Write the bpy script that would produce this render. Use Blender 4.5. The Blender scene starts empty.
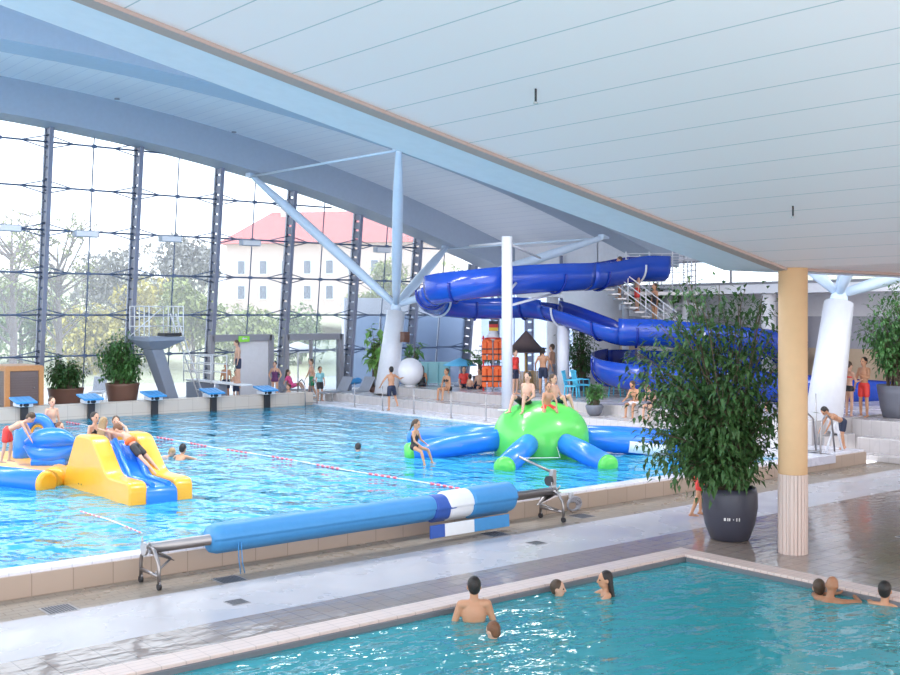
import bpy, bmesh, math, random
from mathutils import Vector, Matrix, Quaternion, noise
R=math.radians; PI=math.pi
sc=bpy.context.scene; C=sc.collection
rng=random.Random(7)
# ---------------------------------------------------------------- camera frame helpers (world metres, Z up)
FPX=1108.0; ANG=R(50.6); CA,SA=math.cos(ANG),math.sin(ANG); EYE=4.0
def ray(px):
    o=(px-450)/FPX
    return CA+SA*o, SA-CA*o
def gz(px,py,z=0.):
    D=FPX*(EYE-z)/(py-315); a,b=ray(px); return Vector((a*D,b*D,z))
def gd(px,py,D):
    a,b=ray(px); return Vector((a*D,b*D,EYE+(315-py)*D/FPX))
def gy(px,py,Y):
    a,b=ray(px); return gd(px,py,Y/b)
def gx(px,py,X):
    a,b=ray(px); return gd(px,py,X/a)
AWAY=50.6; CAMW=230.6; RIGHT=-39.4; LEFT=140.6
# ---------------------------------------------------------------- materials
def nodes(name):
    m=bpy.data.materials.new(name); m.use_nodes=True; nt=m.node_tree
    return m,nt,nt.nodes['Principled BSDF'],nt.links
def mat(name,col,rough=.5,metal=0.,var=.06,scale=6.,bump=0.,bscale=30.,sub=0.,coat=0.,spec=.5):
    m,nt,b,L=nodes(name)
    tc=nt.nodes.new('ShaderNodeTexCoord')
    nz=nt.nodes.new('ShaderNodeTexNoise'); nz.inputs['Scale'].default_value=scale; nz.inputs['Detail'].default_value=3
    L.new(tc.outputs['Object'],nz.inputs['Vector'])
    mx=nt.nodes.new('ShaderNodeMix'); mx.data_type='RGBA'
    mx.inputs[6].default_value=(*[max(0,c*(1-var)) for c in col],1); mx.inputs[7].default_value=(*[min(1,c*(1+var)) for c in col],1)
    L.new(nz.outputs['Fac'],mx.inputs[0]); L.new(mx.outputs[2],b.inputs['Base Color'])
    b.inputs['Roughness'].default_value=rough; b.inputs['Metallic'].default_value=metal
    b.inputs['Specular IOR Level'].default_value=spec
    if sub: b.inputs['Subsurface Weight'].default_value=sub; b.inputs['Subsurface Radius'].default_value=(.02,.01,.006)
    if coat: b.inputs['Coat Weight'].default_value=coat; b.inputs['Coat Roughness'].default_value=.1
    if bump:
        n2=nt.nodes.new('ShaderNodeTexNoise'); n2.inputs['Scale'].default_value=bscale; L.new(tc.outputs['Object'],n2.inputs['Vector'])
        bp=nt.nodes.new('ShaderNodeBump'); bp.inputs['Strength'].default_value=bump; bp.inputs['Distance'].default_value=.02
        L.new(n2.outputs['Fac'],bp.inputs['Height']); L.new(bp.outputs['Normal'],b.inputs['Normal'])
    return m
def tile(name,c1,c2,mortar,w,h,axes='xy',rough=(.1,.4),wet=1.2,bump=.15,msize=.008,off=0.,ripple=0.,rscale=(6,6,6)):
    m,nt,b,L=nodes(name); N=nt.nodes.new
    g=N('ShaderNodeNewGeometry'); sp=N('ShaderNodeSeparateXYZ'); cb=N('ShaderNodeCombineXYZ')
    L.new(g.outputs['Position'],sp.inputs[0])
    for i,a in enumerate(axes): L.new(sp.outputs['XYZ'.index(a.upper())],cb.inputs[i])
    br=N('ShaderNodeTexBrick'); br.offset=off; br.inputs['Scale'].default_value=1
    br.inputs['Brick Width'].default_value=w; br.inputs['Row Height'].default_value=h; br.inputs['Mortar Size'].default_value=msize
    br.inputs['Color1'].default_value=(*c1,1); br.inputs['Color2'].default_value=(*c2,1); br.inputs['Mortar'].default_value=(*mortar,1)
    L.new(cb.outputs[0],br.inputs['Vector']); L.new(br.outputs['Color'],b.inputs['Base Color'])
    nz=N('ShaderNodeTexNoise'); nz.inputs['Scale'].default_value=wet; nz.inputs['Detail'].default_value=4; L.new(g.outputs['Position'],nz.inputs['Vector'])
    mr=N('ShaderNodeMapRange'); mr.inputs[1].default_value=.3; mr.inputs[2].default_value=.75; mr.inputs[3].default_value=rough[0]; mr.inputs[4].default_value=rough[1]
    L.new(nz.outputs['Fac'],mr.inputs[0]); L.new(mr.outputs[0],b.inputs['Roughness'])
    bp=N('ShaderNodeBump'); bp.inputs['Strength'].default_value=bump; bp.inputs['Distance'].default_value=.01; bp.invert=True
    L.new(br.outputs['Fac'],bp.inputs['Height'])
    if ripple:
        mp=N('ShaderNodeMapping'); mp.inputs['Scale'].default_value=rscale; L.new(g.outputs['Position'],mp.inputs[0])
        n3=N('ShaderNodeTexNoise'); n3.inputs['Scale'].default_value=1; n3.inputs['Detail'].default_value=2; L.new(mp.outputs[0],n3.inputs['Vector'])
        b2=N('ShaderNodeBump'); b2.inputs['Strength'].default_value=ripple; b2.inputs['Distance'].default_value=.02
        L.new(n3.outputs['Fac'],b2.inputs['Height']); L.new(bp.outputs['Normal'],b2.inputs['Normal']); L.new(b2.outputs['Normal'],b.inputs['Normal'])
    else: L.new(bp.outputs['Normal'],b.inputs['Normal'])
    return m
def water(name,tint,bumps,strength,body,bodyfac):
    m,nt,b,L=nodes(name); N=nt.nodes.new; nt.nodes.remove(b); out=nt.nodes['Material Output']
    g=N('ShaderNodeNewGeometry'); prev=None
    for (sx,sy,amp) in bumps:
        mp=N('ShaderNodeMapping'); mp.inputs['Scale'].default_value=(sx,sy,1); L.new(g.outputs['Position'],mp.inputs[0])
        nz=N('ShaderNodeTexNoise'); nz.inputs['Scale'].default_value=1; nz.inputs['Detail'].default_value=2; L.new(mp.outputs[0],nz.inputs['Vector'])
        bp=N('ShaderNodeBump'); bp.inputs['Strength'].default_value=strength; bp.inputs['Distance'].default_value=amp
        L.new(nz.outputs['Fac'],bp.inputs['Height'])
        if prev: L.new(prev.outputs[0],bp.inputs['Normal'])
        prev=bp
    fr=N('ShaderNodeFresnel'); fr.inputs['IOR'].default_value=1.40; L.new(prev.outputs[0],fr.inputs['Normal'])
    tr=N('ShaderNodeBsdfTransparent'); tr.inputs[0].default_value=(*tint,1)
    df=N('ShaderNodeBsdfDiffuse'); df.inputs[0].default_value=(*body,1)
    m1=N('ShaderNodeMixShader'); m1.inputs[0].default_value=bodyfac; L.new(tr.outputs[0],m1.inputs[1]); L.new(df.outputs[0],m1.inputs[2])
    gl=N('ShaderNodeBsdfGlossy'); gl.inputs['Roughness'].default_value=.03; L.new(prev.outputs[0],gl.inputs['Normal'])
    mx=N('ShaderNodeMixShader'); L.new(fr.outputs[0],mx.inputs[0]); L.new(m1.outputs[0],mx.inputs[1]); L.new(gl.outputs[0],mx.inputs[2])
    L.new(mx.outputs[0],out.inputs[0]); return m
def glass(name,tint=(.93,.97,1),haze=.12,hz=(.9,.95,1)):  # default haze puts a pale daylight-glare veil into the pane colour
    m,nt,b,L=nodes(name); N=nt.nodes.new; nt.nodes.remove(b); out=nt.nodes['Material Output']
    tr=N('ShaderNodeBsdfTransparent'); tr.inputs[0].default_value=(*tint,1)
    tl=N('ShaderNodeBsdfTranslucent'); tl.inputs[0].default_value=(*hz,1)
    gl=N('ShaderNodeBsdfGlossy'); gl.inputs['Roughness'].default_value=.02
    lw=N('ShaderNodeFresnel'); lw.inputs['IOR'].default_value=1.3
    a=N('ShaderNodeMixShader'); a.inputs[0].default_value=haze; L.new(tr.outputs[0],a.inputs[1]); L.new(tl.outputs[0],a.inputs[2])
    x=N('ShaderNodeMixShader'); L.new(lw.outputs[0],x.inputs[0]); L.new(a.outputs[0],x.inputs[1]); L.new(gl.outputs[0],x.inputs[2])
    L.new(x.outputs[0],out.inputs[0]); return m
M={}
def mk(k,*a,**kw): M[k]=mat(k,*a,**kw); return M[k]
mk('beam_paint',(.38,.44,.54),.55); mk('edge_paint',(.68,.68,.76),.55); mk('trim_brown',(.42,.30,.27),.6)
mk('roof_white',(.78,.82,.90),.6); mk('plaster_white',(.82,.82,.86),.7,bump=.05); mk('wall_tan',(.62,.48,.34),.7); mk('wall_grey',(.42,.42,.48),.7)
mk('white_paint',(.70,.71,.76),.35); mk('strut_paint',(.62,.74,.88),.35); mk('post_steel',(.23,.25,.34),.45); mk('rod_steel',(.12,.17,.28),.4,)
mk('frame_grey',(.32,.32,.36),.5); mk('steel',(.34,.32,.32),.38,1.); mk('steel_dull',(.45,.44,.45),.4,.8); mk('dark_rubber',(.03,.03,.035),.6)
mk('pillar_cream',(.72,.48,.27),.6,var=.05); mk('concrete',(.26,.30,.38),.7,bump=.1)
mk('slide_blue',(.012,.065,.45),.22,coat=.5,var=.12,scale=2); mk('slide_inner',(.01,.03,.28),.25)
mk('inf_blue',(.02,.20,.78),.3,coat=.3); mk('inf_yellow',(.86,.42,.03),.32,coat=.3); mk('inf_green',(.10,.60,.09),.3,coat=.3); mk('inf_white',(.85,.87,.9),.35)
mk('cover_blue',(.06,.29,.62),.45,bump=.15,bscale=14); mk('cover_white',(.78,.82,.86),.45); mk('cover_dark',(.03,.10,.42),.5)
mk('pot_slate',(.055,.058,.085),.45,bump=.05); mk('pot_brown',(.17,.085,.06),.45); mk('pot_grey',(.16,.17,.21),.5); mk('soil',(.05,.035,.025),.9)
mk('leaf_dark',(.045,.12,.03),.6,var=.5,scale=3); mk('leaf_mid',(.07,.19,.05),.45,var=.45,scale=3); mk('leaf_bright',(.16,.34,.08),.45,var=.4,scale=3)
mk('stem_brown',(.12,.09,.06),.7); mk('wood_orange',(.55,.26,.10),.45,var=.15,scale=14); mk('louvre_dark',(.15,.11,.11),.4)
mk('block_blue',(.06,.34,.74),.45); mk('block_white',(.80,.82,.86),.4); mk('black',(.02,.02,.025),.5); mk('navy',(.02,.03,.07),.6)
mk('red',(.75,.05,.04),.5); mk('orange',(.95,.16,.03),.5); mk('gold',(.9,.6,.05),.5); mk('pink',(.9,.12,.35),.5); mk('green',(.03,.28,.13),.6); mk('purple',(.12,.03,.12),.6)
mk('exit_green',(.35,.85,.1),.4); mk('thatch',(.19,.13,.12),.9,bump=.6,bscale=40); mk('bamboo',(.55,.36,.16),.6)
mk('chair_cyan',(.08,.50,.72),.4); mk('parasol_blue',(.12,.50,.78),.6); mk('teal',(.25,.55,.60),.3); mk('fabric_grey',(.30,.32,.38),.8); mk('towel_white',(.82,.82,.86),.9)
mk('lamp_grey',(.42,.48,.58),.4); mk('globe_white',(.88,.88,.92),.25)
mk('skin_light',(.64,.38,.27),.5,sub=.1,var=.05); mk('skin_tan',(.56,.29,.17),.5,sub=.1,var=.05); mk('skin_brown',(.36,.17,.09),.5,sub=.1,var=.05)
[mk(k_,c_,.5,bump=.5,bscale=60,var=.3,scale=40) for k_,c_ in(('hair_black',(.018,.014,.013)),('hair_brown',(.07,.04,.022)),('hair_red',(.17,.07,.03)),('hair_blond',(.38,.26,.13)))]
mk('eye_dark',(.02,.015,.01),.2); mk('lip',(.45,.16,.13),.45)
mk('rope_red',(.85,.16,.22),.5); mk('rope_white',(.85,.85,.88),.5); mk('drain_dark',(.06,.065,.08),.5); mk('gutter_grey',(.15,.16,.18),.5); mk('chalk',(.75,.75,.75),.8)
mk('grass',(.42,.42,.27),.9,var=.3,scale=.4); mk('paving',(.55,.54,.55),.9); mk('roof_red',(.50,.13,.12),.8); mk('facade_cream',(.62,.50,.46),.85); mk('win_dark',(.14,.16,.22),.3); mk('bark',(.17,.13,.12),.9)
mk('tree_green',(.17,.24,.08),.8,var=.4,scale=.8); mk('tree_yellow',(.45,.38,.08),.8,var=.35,scale=.8); mk('tree_grey',(.25,.24,.22),.8,var=.3,scale=.8); mk('tree_olive',(.28,.32,.10),.8,var=.35,scale=.8); mk('garden_wall',(.72,.74,.82),.85)
M['water_main']=water('water_main',(.50,.90,.98),[(1.6,1.1,.15),(4,3,.035)],1.,(.08,.60,.91),.54)
M['water_small']=water('water_small',(.52,.86,.92),[(1.5,2.4,.07),(5,7,.015)],1.,(.10,.66,.74),.45)
M['glass']=glass('glass'); M['glass_clear']=glass('glass_clear',haze=.03); M['glass_frost']=glass('glass_frost',(.80,.88,1),.42,(.62,.72,.86))
M['basin_blue']=tile('basin_blue',(.10,.56,.88),(.12,.60,.92),(.2,.66,.92),.5,.5,rough=(.3,.4),bump=.02)
M['basin_teal']=tile('basin_teal',(.10,.52,.62),(.11,.55,.64),(.16,.56,.64),.3,.3,rough=(.3,.4),bump=.02)
M['tile_walk']=tile('tile_walk',(.29,.24,.19),(.31,.26,.21),(.17,.14,.11),.30,.15,off=.5,rough=(.2,.5))
M['slab_pale']=tile('slab_pale',(.50,.49,.51),(.51,.50,.52),(.50,.49,.51),4,4,rough=(.14,.42),wet=.7,bump=.0)
M['tile_wet']=tile('tile_wet',(.30,.25,.22),(.32,.265,.23),(.20,.165,.145),.30,.30,rough=(.03,.22),wet=.9,ripple=.5,rscale=(2.2,5,1))
M['tile_bulkhead']=tile('tile_bulkhead',(.62,.54,.47),(.64,.56,.49),(.48,.40,.34),.60,.40,'xz',rough=(.3,.45))
M['tile_wall']=tile('tile_wall',(.44,.34,.27),(.46,.36,.29),(.30,.23,.18),.60,.40,'xz',rough=(.3,.45))
M['tile_wall_y']=tile('tile_wall_y',(.60,.55,.52),(.62,.57,.54),(.48,.44,.42),.60,.40,'yz',rough=(.3,.45))
M['coping_pink']=tile('coping_pink',(.68,.56,.51),(.70,.58,.53),(.54,.44,.40),.30,.12,rough=(.3,.5))
M['rim_white']=tile('rim_white',(.76,.76,.82),(.78,.78,.84),(.6,.6,.68),.30,.30,rough=(.12,.4))
M['terrace']=tile('terrace',(.52,.495,.495),(.54,.51,.51),(.42,.40,.40),.60,.30,rough=(.12,.4))
M['pillar_tile']=tile('pillar_tile',(.66,.52,.44),(.68,.54,.45),(.45,.34,.28),.06,.5,'xz',rough=(.3,.4),msize=.006)
M['panel']=tile('panel',(.89,.735,.745),(.90,.745,.755),(.46,.46,.48),.65,60,'xy',rough=(.5,.6),msize=.008,bump=.3)
M['roof_rib']=tile('roof_rib',(.77,.80,.86),(.79,.82,.88),(.64,.68,.78),.5,80,'xy',rough=(.5,.6),msize=.015,bump=.3)
# ---------------------------------------------------------------- mesh builder
def frame(d,up=Vector((0,0,1))):
    d=d.normalized()
    if abs(d.dot(up))>.98: up=Vector((1,0,0))
    s=d.cross(up).normalized(); u=s.cross(d).normalized(); return s,u
class MB:
    def __init__(s): s.v=[]; s.f=[]; s.m=[]; s.sm=[]
    def add(s,vs,fs,mi=0,sm=False):
        o=len(s.v); s.v+= [tuple(v) for v in vs]; s.f+=[tuple(o+i for i in f) for f in fs]; s.m+=[mi]*len(fs); s.sm+=[sm]*len(fs)
    def box(s,c,d,rot=None,mi=0):
        c=Vector(c); h=Vector(d)/2; vs=[]
        for x in(-1,1):
            for y in(-1,1):
                for z in(-1,1):
                    p=Vector((x*h.x,y*h.y,z*h.z)); vs.append(c+(rot@p if rot else p))
        s.add(vs,[(0,1,3,2),(4,6,7,5),(0,4,5,1),(2,3,7,6),(0,2,6,4),(1,5,7,3)],mi)
    def bar(s,a,b,w,h,mi=0,up=Vector((0,0,1))):
        a,b=Vector(a),Vector(b); sd,u=frame(b-a,up); vs=[]
        for p in(a,b):
            for i,j in((-1,-1),(1,-1),(1,1),(-1,1)): vs.append(p+sd*i*w/2+u*j*h/2)
        s.add(vs,[(3,2,1,0),(4,5,6,7),(0,1,5,4),(1,2,6,5),(2,3,7,6),(3,0,4,7)],mi)
    def tube(s,pts,r,n=10,mi=0,caps=True,sm=True):
        pts=[Vector(p) for p in pts]; rs=r if isinstance(r,(list,tuple)) else [r]*len(pts); vs=[]; u=None
        for i,p in enumerate(pts):
            d=(pts[min(i+1,len(pts)-1)]-pts[max(i-1,0)])
            if d.length<1e-9: d=Vector((0,0,1))
            d.normalize()
            if u is None: sd,u=frame(d)
            else:
                u=(u-d*u.dot(d)); u.normalize(); sd=d.cross(u)
            for k in range(n):
                a=2*PI*k/n; vs.append(p+(sd*math.cos(a)+u*math.sin(a))*rs[i])
        fs=[(i*n+k,i*n+(k+1)%n,(i+1)*n+(k+1)%n,(i+1)*n+k) for i in range(len(pts)-1) for k in range(n)]
        s.add(vs,fs,mi,sm)
        if caps:
            l=(len(pts)-1)*n; s.add(vs[:n],[tuple(range(n))[::-1]],mi); s.add(vs[l:],[tuple(range(n))],mi)
    def lathe(s,prof,c=(0,0,0),n=24,mi=0,caps=True):
        c=Vector(c); vs=[]
        for r,z in prof:
            for k in range(n):
                a=2*PI*k/n; vs.append(c+Vector((r*math.cos(a),r*math.sin(a),z)))
        fs=[(i*n+k,i*n+(k+1)%n,(i+1)*n+(k+1)%n,(i+1)*n+k) for i in range(len(prof)-1) for k in range(n)]
        s.add(vs,fs,mi,True)
        if caps:
            l=(len(prof)-1)*n; s.add(vs[:n],[tuple(range(n))[::-1]],mi); s.add(vs[l:],[tuple(range(n))],mi)
    def ell(s,c,r,rot=None,n=16,m=10,mi=0,power=1.):
        c=Vector(c); vs=[]; fs=[]
        if not isinstance(r,(tuple,list,Vector)): r=(r,r,r)
        for i in range(m+1):
            t=PI*i/m
            for k in range(n):
                a=2*PI*k/n; sz=lambda q:math.copysign(abs(q)**power,q)
                p=Vector((r[0]*sz(math.sin(t))*sz(math.cos(a)),r[1]*sz(math.sin(t))*sz(math.sin(a)),r[2]*sz(math.cos(t))))
                vs.append(c+(rot@p if rot else p))
        for i in range(m):
            for k in range(n): fs.append((i*n+k,(i+1)*n+k,(i+1)*n+(k+1)%n,i*n+(k+1)%n))
        s.add(vs,fs,mi,True)
    def cap(s,a,b,ra,rb,n=12,mi=0):
        a,b=Vector(a),Vector(b); d=b-a; L=max(d.length,1e-6); d=d/L; pts=[];rs=[]
        for i in range(5):
            t=PI/2*(1-i/4); pts.append(a-d*ra*math.sin(t)); rs.append(max(ra*math.cos(t),1e-4))
        for i in range(5):
            t=PI/2*i/4; pts.append(b+d*rb*math.sin(t)); rs.append(max(rb*math.cos(t),1e-4))
        s.tube(pts,rs,n,mi)
    def prism(s,poly,ax,a,b,mi=0,sm=False):
        # poly: 2-D points; ax 'x' -> (y,z) swept along x ; 'y' -> (x,z) swept along y ; 'z' -> (x,y)
        def P(q,t): return {'x':(t,q[0],q[1]),'y':(q[0],t,q[1]),'z':(q[0],q[1],t)}[ax]
        n=len(poly); vs=[P(q,a) for q in poly]+[P(q,b) for q in poly]
        s.add(vs,[tuple(range(n))[::-1],tuple(range(n,2*n))],mi); s.add(vs,[(i,(i+1)%n,n+(i+1)%n,n+i) for i in range(n)],mi,sm)
    def leaf(s,p,d,L,w,up=None,mi=0,droop=.25):
        d=d.normalized(); sd,u=frame(d,up or Vector((0,0,1)))
        a=p; t=p+d*L-u*L*droop; m1=p+d*L*.4+u*L*.06
        s.add([a,m1+sd*w/2,t,m1-sd*w/2,m1-u*w*.15],[(0,4,1),(4,2,1),(0,3,4),(3,2,4)],mi)
    def mesh(s,name,mats):
        me=bpy.data.meshes.new(name); me.from_pydata(s.v,[],s.f)
        for m in(mats if isinstance(mats,(list,tuple)) else [mats]): me.materials.append(m if not isinstance(m,str) else M[m])
        me.polygons.foreach_set('material_index',s.m); me.polygons.foreach_set('use_smooth',s.sm)
        me.update(); return me
    def build(s,name,mats,parent=None,loc=None,rz=0.,bevel=0.,seg=2,fix=True,sub=0):
        me=s.mesh(name,mats)
        if fix:
            bm=bmesh.new(); bm.from_mesh(me); bmesh.ops.remove_doubles(bm,verts=bm.verts,dist=1e-5); bmesh.ops.recalc_face_normals(bm,faces=bm.faces); bm.to_mesh(me); bm.free()
        o=bpy.data.objects.new(name,me); C.objects.link(o)
        if parent: o.parent=parent
        if loc is not None: o.location=loc
        o.rotation_euler.z=rz
        if bevel:
            md=o.modifiers.new('bevel','BEVEL'); md.width=bevel; md.segments=seg; md.limit_method='ANGLE'; md.angle_limit=R(35)
        if sub:
            md=o.modifiers.new('sub','SUBSURF'); md.levels=sub; md.render_levels=sub
        return o
def tag(o,label,cat,group=None):
    o['label']=label; o['category']=cat
    if group: o['group']=group
    return o
def thing(name,label,cat,loc=(0,0,0),rz=0.,group=None):
    o=bpy.data.objects.new(name,None); o.empty_display_size=.2; C.objects.link(o); o.location=loc; o.rotation_euler.z=rz
    return tag(o,label,cat,group)
def root(name,loc=(0,0,0),rz=0.):
    o=bpy.data.objects.new(name,None); C.objects.link(o); o.location=loc; o.rotation_euler.z=rz; o['kind']='structure'; return o
def struct(o): o['kind']='structure'; return o
def dup(r,loc,rz,label,group=None):
    n=r.copy(); C.objects.link(n); n.location=loc; n.rotation_euler.z=rz; n['label']=label
    if group: n['group']=group
    for ch in list(r.children):
        c=ch.copy(); C.objects.link(c); c.parent=n
        for g in list(ch.children):
            q=g.copy(); C.objects.link(q); q.parent=c
    return n
SKY=2.9; SUN=1.2; EXPO=0.14; HALL_FILL=650; UP_FILL=170
# ================================================================ SETTING
XL=-12.0
def Hb(x):                                      # underside of the arched roof beams
    if x<8: return 11.65
    if x<36: return 11.65-.0058*(x-8)**2
    return 11.65-.0058*784-.325*(x-36)
def Hf(x): return 4.79+.2*(16.05-x) if x<16.05 else 4.79   # front ceiling
b=MB()
b.box(((XL+28.2)/2,15.4,-.15),(28.2-XL,1.1,.3),mi=0)
b.box(((XL+28.2)/2,13.975,-.15),(28.2-XL,1.75,.3),mi=1)
b.box(((XL+28.2)/2,12.6,-.15),(28.2-XL,1.0,.3),mi=2)
b.box(((15.0+28.2)/2,2.05,-.15),(13.2,20.1,.3),mi=2)
struct(b.build('floor',['tile_walk','slab_pale','tile_wet']))
# small pool
b=MB(); b.box((1.3,3.8,-1.35),(26.6,15.7,.1)); b.box((1.3,11.65,-.72),(26.6,.1,1.3)); b.box((14.6,3.8,-.72),(.1,15.8,1.3))
struct(b.build('floor_small_pool','basin_teal'))
b=MB(); b.box((1.3,11.88,-.02),(27.4,.40,.14)); b.box((14.8,3.84,-.02),(.40,15.68,.14))
struct(b.build('trim_pool_coping','coping_pink',bevel=.012))
b=MB(); b.box((1.3,11.655,-.05),(26.7,.06,.12)); b.box((14.575,3.8,-.05),(.06,15.6,.12))
struct(b.build('trim_gutter','gutter_grey'))
b=MB(); nx,ny=2,2
b.add([(-12,-4,-.05),(14.56,-4,-.05),(14.56,11.64,-.05),(-12,11.64,-.05)],[(0,1,2,3)]); struct(b.build('water_small_pool','water_small',fix=False))
# main pool
b=MB(); b.box((6.3,27.5,-1.65),(36.6,22.7,.1)); b.box((6.3,16.3,-.66),(36.6,.1,1.9)); b.box((24.65,27.5,-.66),(.1,22.7,1.9)); b.box((6.3,38.85,-.66),(36.6,.1,1.9))
struct(b.build('floor_main_pool','basin_blue'))
b=MB(); b.box(((XL+27.6)/2,16.0,.14),(27.6-XL,.12,.36)); struct(b.build('wall_pool_front','tile_wall'))
b=MB(); b.box(((XL+24.6)/2,16.16,.335),(24.6-XL,.34,.07)); b.box((25.3,27.7,.26),(1.5,23.6,.22)); b.box((26.75,17.0,.26),(1.7,2.0,.22))
b.box((27.58,16.98,.1),(.06,2.0,.44)); struct(b.build('trim_pool_rim','rim_white',bevel=.01))
NX,NY=150,110; b=MB(); vs=[]; x0,x1,y0,y1=XL,24.62,16.26,38.82
for j in range(NY+1):
    for i in range(NX+1):
        x=x0+(x1-x0)*i/NX; y=y0+(y1-y0)*j/NY
        z=.315+.018*noise.noise(Vector((x*.8,y*.8,0)))+.012*noise.noise(Vector((x*1.9,y*1.9,5)))
        vs.append((x,y,z))
b.add(vs,[(j*(NX+1)+i,j*(NX+1)+i+1,(j+1)*(NX+1)+i+1,(j+1)*(NX+1)+i) for j in range(NY) for i in range(NX)],sm=True)
struct(b.build('water_main_pool','water_main',fix=False))
b=MB(); b.box(((XL+24.6)/2,39.05,.42),(24.6-XL,.5,.82)); struct(b.build('wall_bulkhead','tile_bulkhead',bevel=.03))
b=MB(); b.box(((XL+39)/2,42.6,.18),(39-XL,6.6,.36)); struct(b.build('floor_far_deck','terrace'))
# terraces on the right of the pool
b=MB(); b.box((26.7,29.55,.35),(1.4,21.1,.70)); b.box((33.2,27.6,.52),(11.8,20.4,1.04))
b.box((28.5,9.4,.08),(.7,15.0,.16)); b.box((29.1,9.4,.28),(.7,15.0,.56)); b.box((34.2,9.4,.5),(9.7,16.0,1.0)); b.box((28.4,17.9,.3),(1.6,1.4,.60))
struct(b.build('floor_terrace','terrace',bevel=.015))
# front ceiling: panels, brown trim, light edge beam
def sheet(name,m,Y0,Y1,zf,xs,t,mi=0):
    b=MB(); poly=[(x,zf(x)) for x in xs]+[(x,zf(x)+t) for x in xs[::-1]]
    n=len(xs)
    for i in range(n-1):
        a,c=xs[i],xs[i+1]
        v=[(a,Y0,zf(a)),(c,Y0,zf(c)),(c,Y1,zf(c)),(a,Y1,zf(a)),(a,Y0,zf(a)+t),(c,Y0,zf(c)+t),(c,Y1,zf(c)+t),(a,Y1,zf(a)+t)]
        b.add(v,[(0,3,2,1),(4,5,6,7),(0,1,5,4),(3,7,6,2)]+([(0,4,7,3)] if i==0 else [])+([(1,2,6,5)] if i==n-2 else []))
    return b.build(name,m)
xs=[-8,0,4,8,12,16.05,20,28.5]
o=sheet('ceiling_front','panel',-9,10.72,Hf,xs,.25); struct(o)
struct(sheet('trim_ceiling_edge','trim_brown',10.70,10.93,lambda x:Hf(x)-.045,xs,.3))
struct(sheet('trim_edge_beam','edge_paint',10.93,11.95,lambda x:Hf(x)-.01,xs,.3))
# arched roof
xr=[XL+2*i for i in range(26)]; xr=[x for x in xr if x<39]+[39]
struct(sheet('ceiling_hall','roof_rib',12.2,44.6,lambda x:Hb(x)+1.35,xr,.25))
struct(sheet('ceiling_side','plaster_white',-9,12.2,lambda x:6.6,[26,39],.2))  # unseen roof, added to keep sky light off the right-hand steps
for k,(Y0,Y1) in enumerate(((42.2,43.75),(31.5,33.0),(20.8,22.3))):
    struct(sheet('trim_arch_beam_%s'%('far','middle','near')[k],'beam_paint',Y0,Y1,Hb,xr,1.5))
# end wall of the hall with its clerestory
b=MB()
for z0,z1,mi in((0,2.7,0),(2.7,3.95,1),(3.95,5.3,2),(6.35,8.6,2)): b.box((39.15,15.6,(z0+z1)/2),(.3,41.6,z1-z0),mi=mi)
struct(b.build('wall_right',['wall_tan','wall_grey','plaster_white']))
w=root('window_clerestory'); b=MB(); b.box((39.1,15.6,5.33),(.36,41.6,.10)); b.box((39.1,15.6,6.32),(.3,41.6,.08))
for y in range(-4,36,4): b.box((39.1,y+.8,5.82),(.08,.07,.95))
b.build('frame','frame_grey',w); b=MB(); b.box((39.12,15.6,5.83),(.02,41.4,.92)); b.build('pane','glass',w)
# ---------------------------------------------------------------- glass front
YB=45.0; LEAN=.12
def FY(z): return YB-LEAN*(z-.36)
def FP(x,z,dy=0): return Vector((x,FY(z)+dy,z))
ZT=[2.33,4.0,5.68,7.37,9.05,10.8]; PX=[15.42-3*3.72+3.72*k for k in range(10)]
def top(x): return Hb(x)+.15
for k,x in enumerate(PX):
    t=top(x); b=MB()
    for dy in(-.46,.10): b.bar(FP(x,.36,dy),FP(x,t,dy),.16,.10,up=Vector((0,1,0)))
    n=int((t-.36)/.42)
    for i in range(n):
        z=.36+(t-.36)*(i+.5)/n; b.bar(FP(x,z-.17,-.18),FP(x,z+.17,-.18),.06,.50,up=Vector((0,1,0)))
    struct(b.build('trim_post_%d'%(k+1),'post_steel'))
for k in range(len(PX)-1):
    xa,xb=PX[k],PX[k+1]; xm=(xa+xb)/2; w=root('window_%d'%(k+1)); b=MB()
    for z in ZT:
        if z<min(top(xa),top(xb))-.2: b.tube([FP(xa,z,-.1),FP(xb,z,-.1)],.038,8); b.box(FP(xm,z,-.1),(.16,.1,.14))
        elif z<top(xa)-.2: b.tube([FP(xa,z,-.1),FP(xa+(xb-xa)*.6,z,-.1)],.038,8)
    b.build('transom','rod_steel',w); b=MB()
    for z in ZT:
        if z<min(top(xa),top(xb))+.1:
            for s,x in((1,xa),(-1,xb)):
                for dz in(-.26,.26): b.tube([FP(x,z+dz,-.14),FP(x+s*1.05,z,-.1)],.024,5)
    b.tube([FP(xm,.4,-.06),FP(xm,top(xm),-.06)],.026,6)
    b.build('cable_truss','rod_steel',w)
    g=MB(); vs=[FP(xa,.36),FP(xb,.36),FP(xb,top(xb)),FP(xa,top(xa))]; off=Vector((0,.02,0))
    g.add(vs+[v+off for v in vs],[(0,1,2,3),(7,6,5,4),(0,4,5,1),(1,5,6,2),(2,6,7,3),(3,7,4,0)]); g.build('pane','glass',w)
    if k>=7:
        g=MB(); zt=4.0
        for (u0,u1) in((.03,.48),(.52,.97)):
            a,c=xa+(xb-xa)*u0,xa+(xb-xa)*u1; g.bar(FP((a+c)/2,.45,-.03),FP((a+c)/2,zt-.05,-.03),c-a,.015,up=Vector((0,1,0)))
        g.build('frosted_panel','glass_frost',w)
w=root('window_corner')
b=MB()
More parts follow.
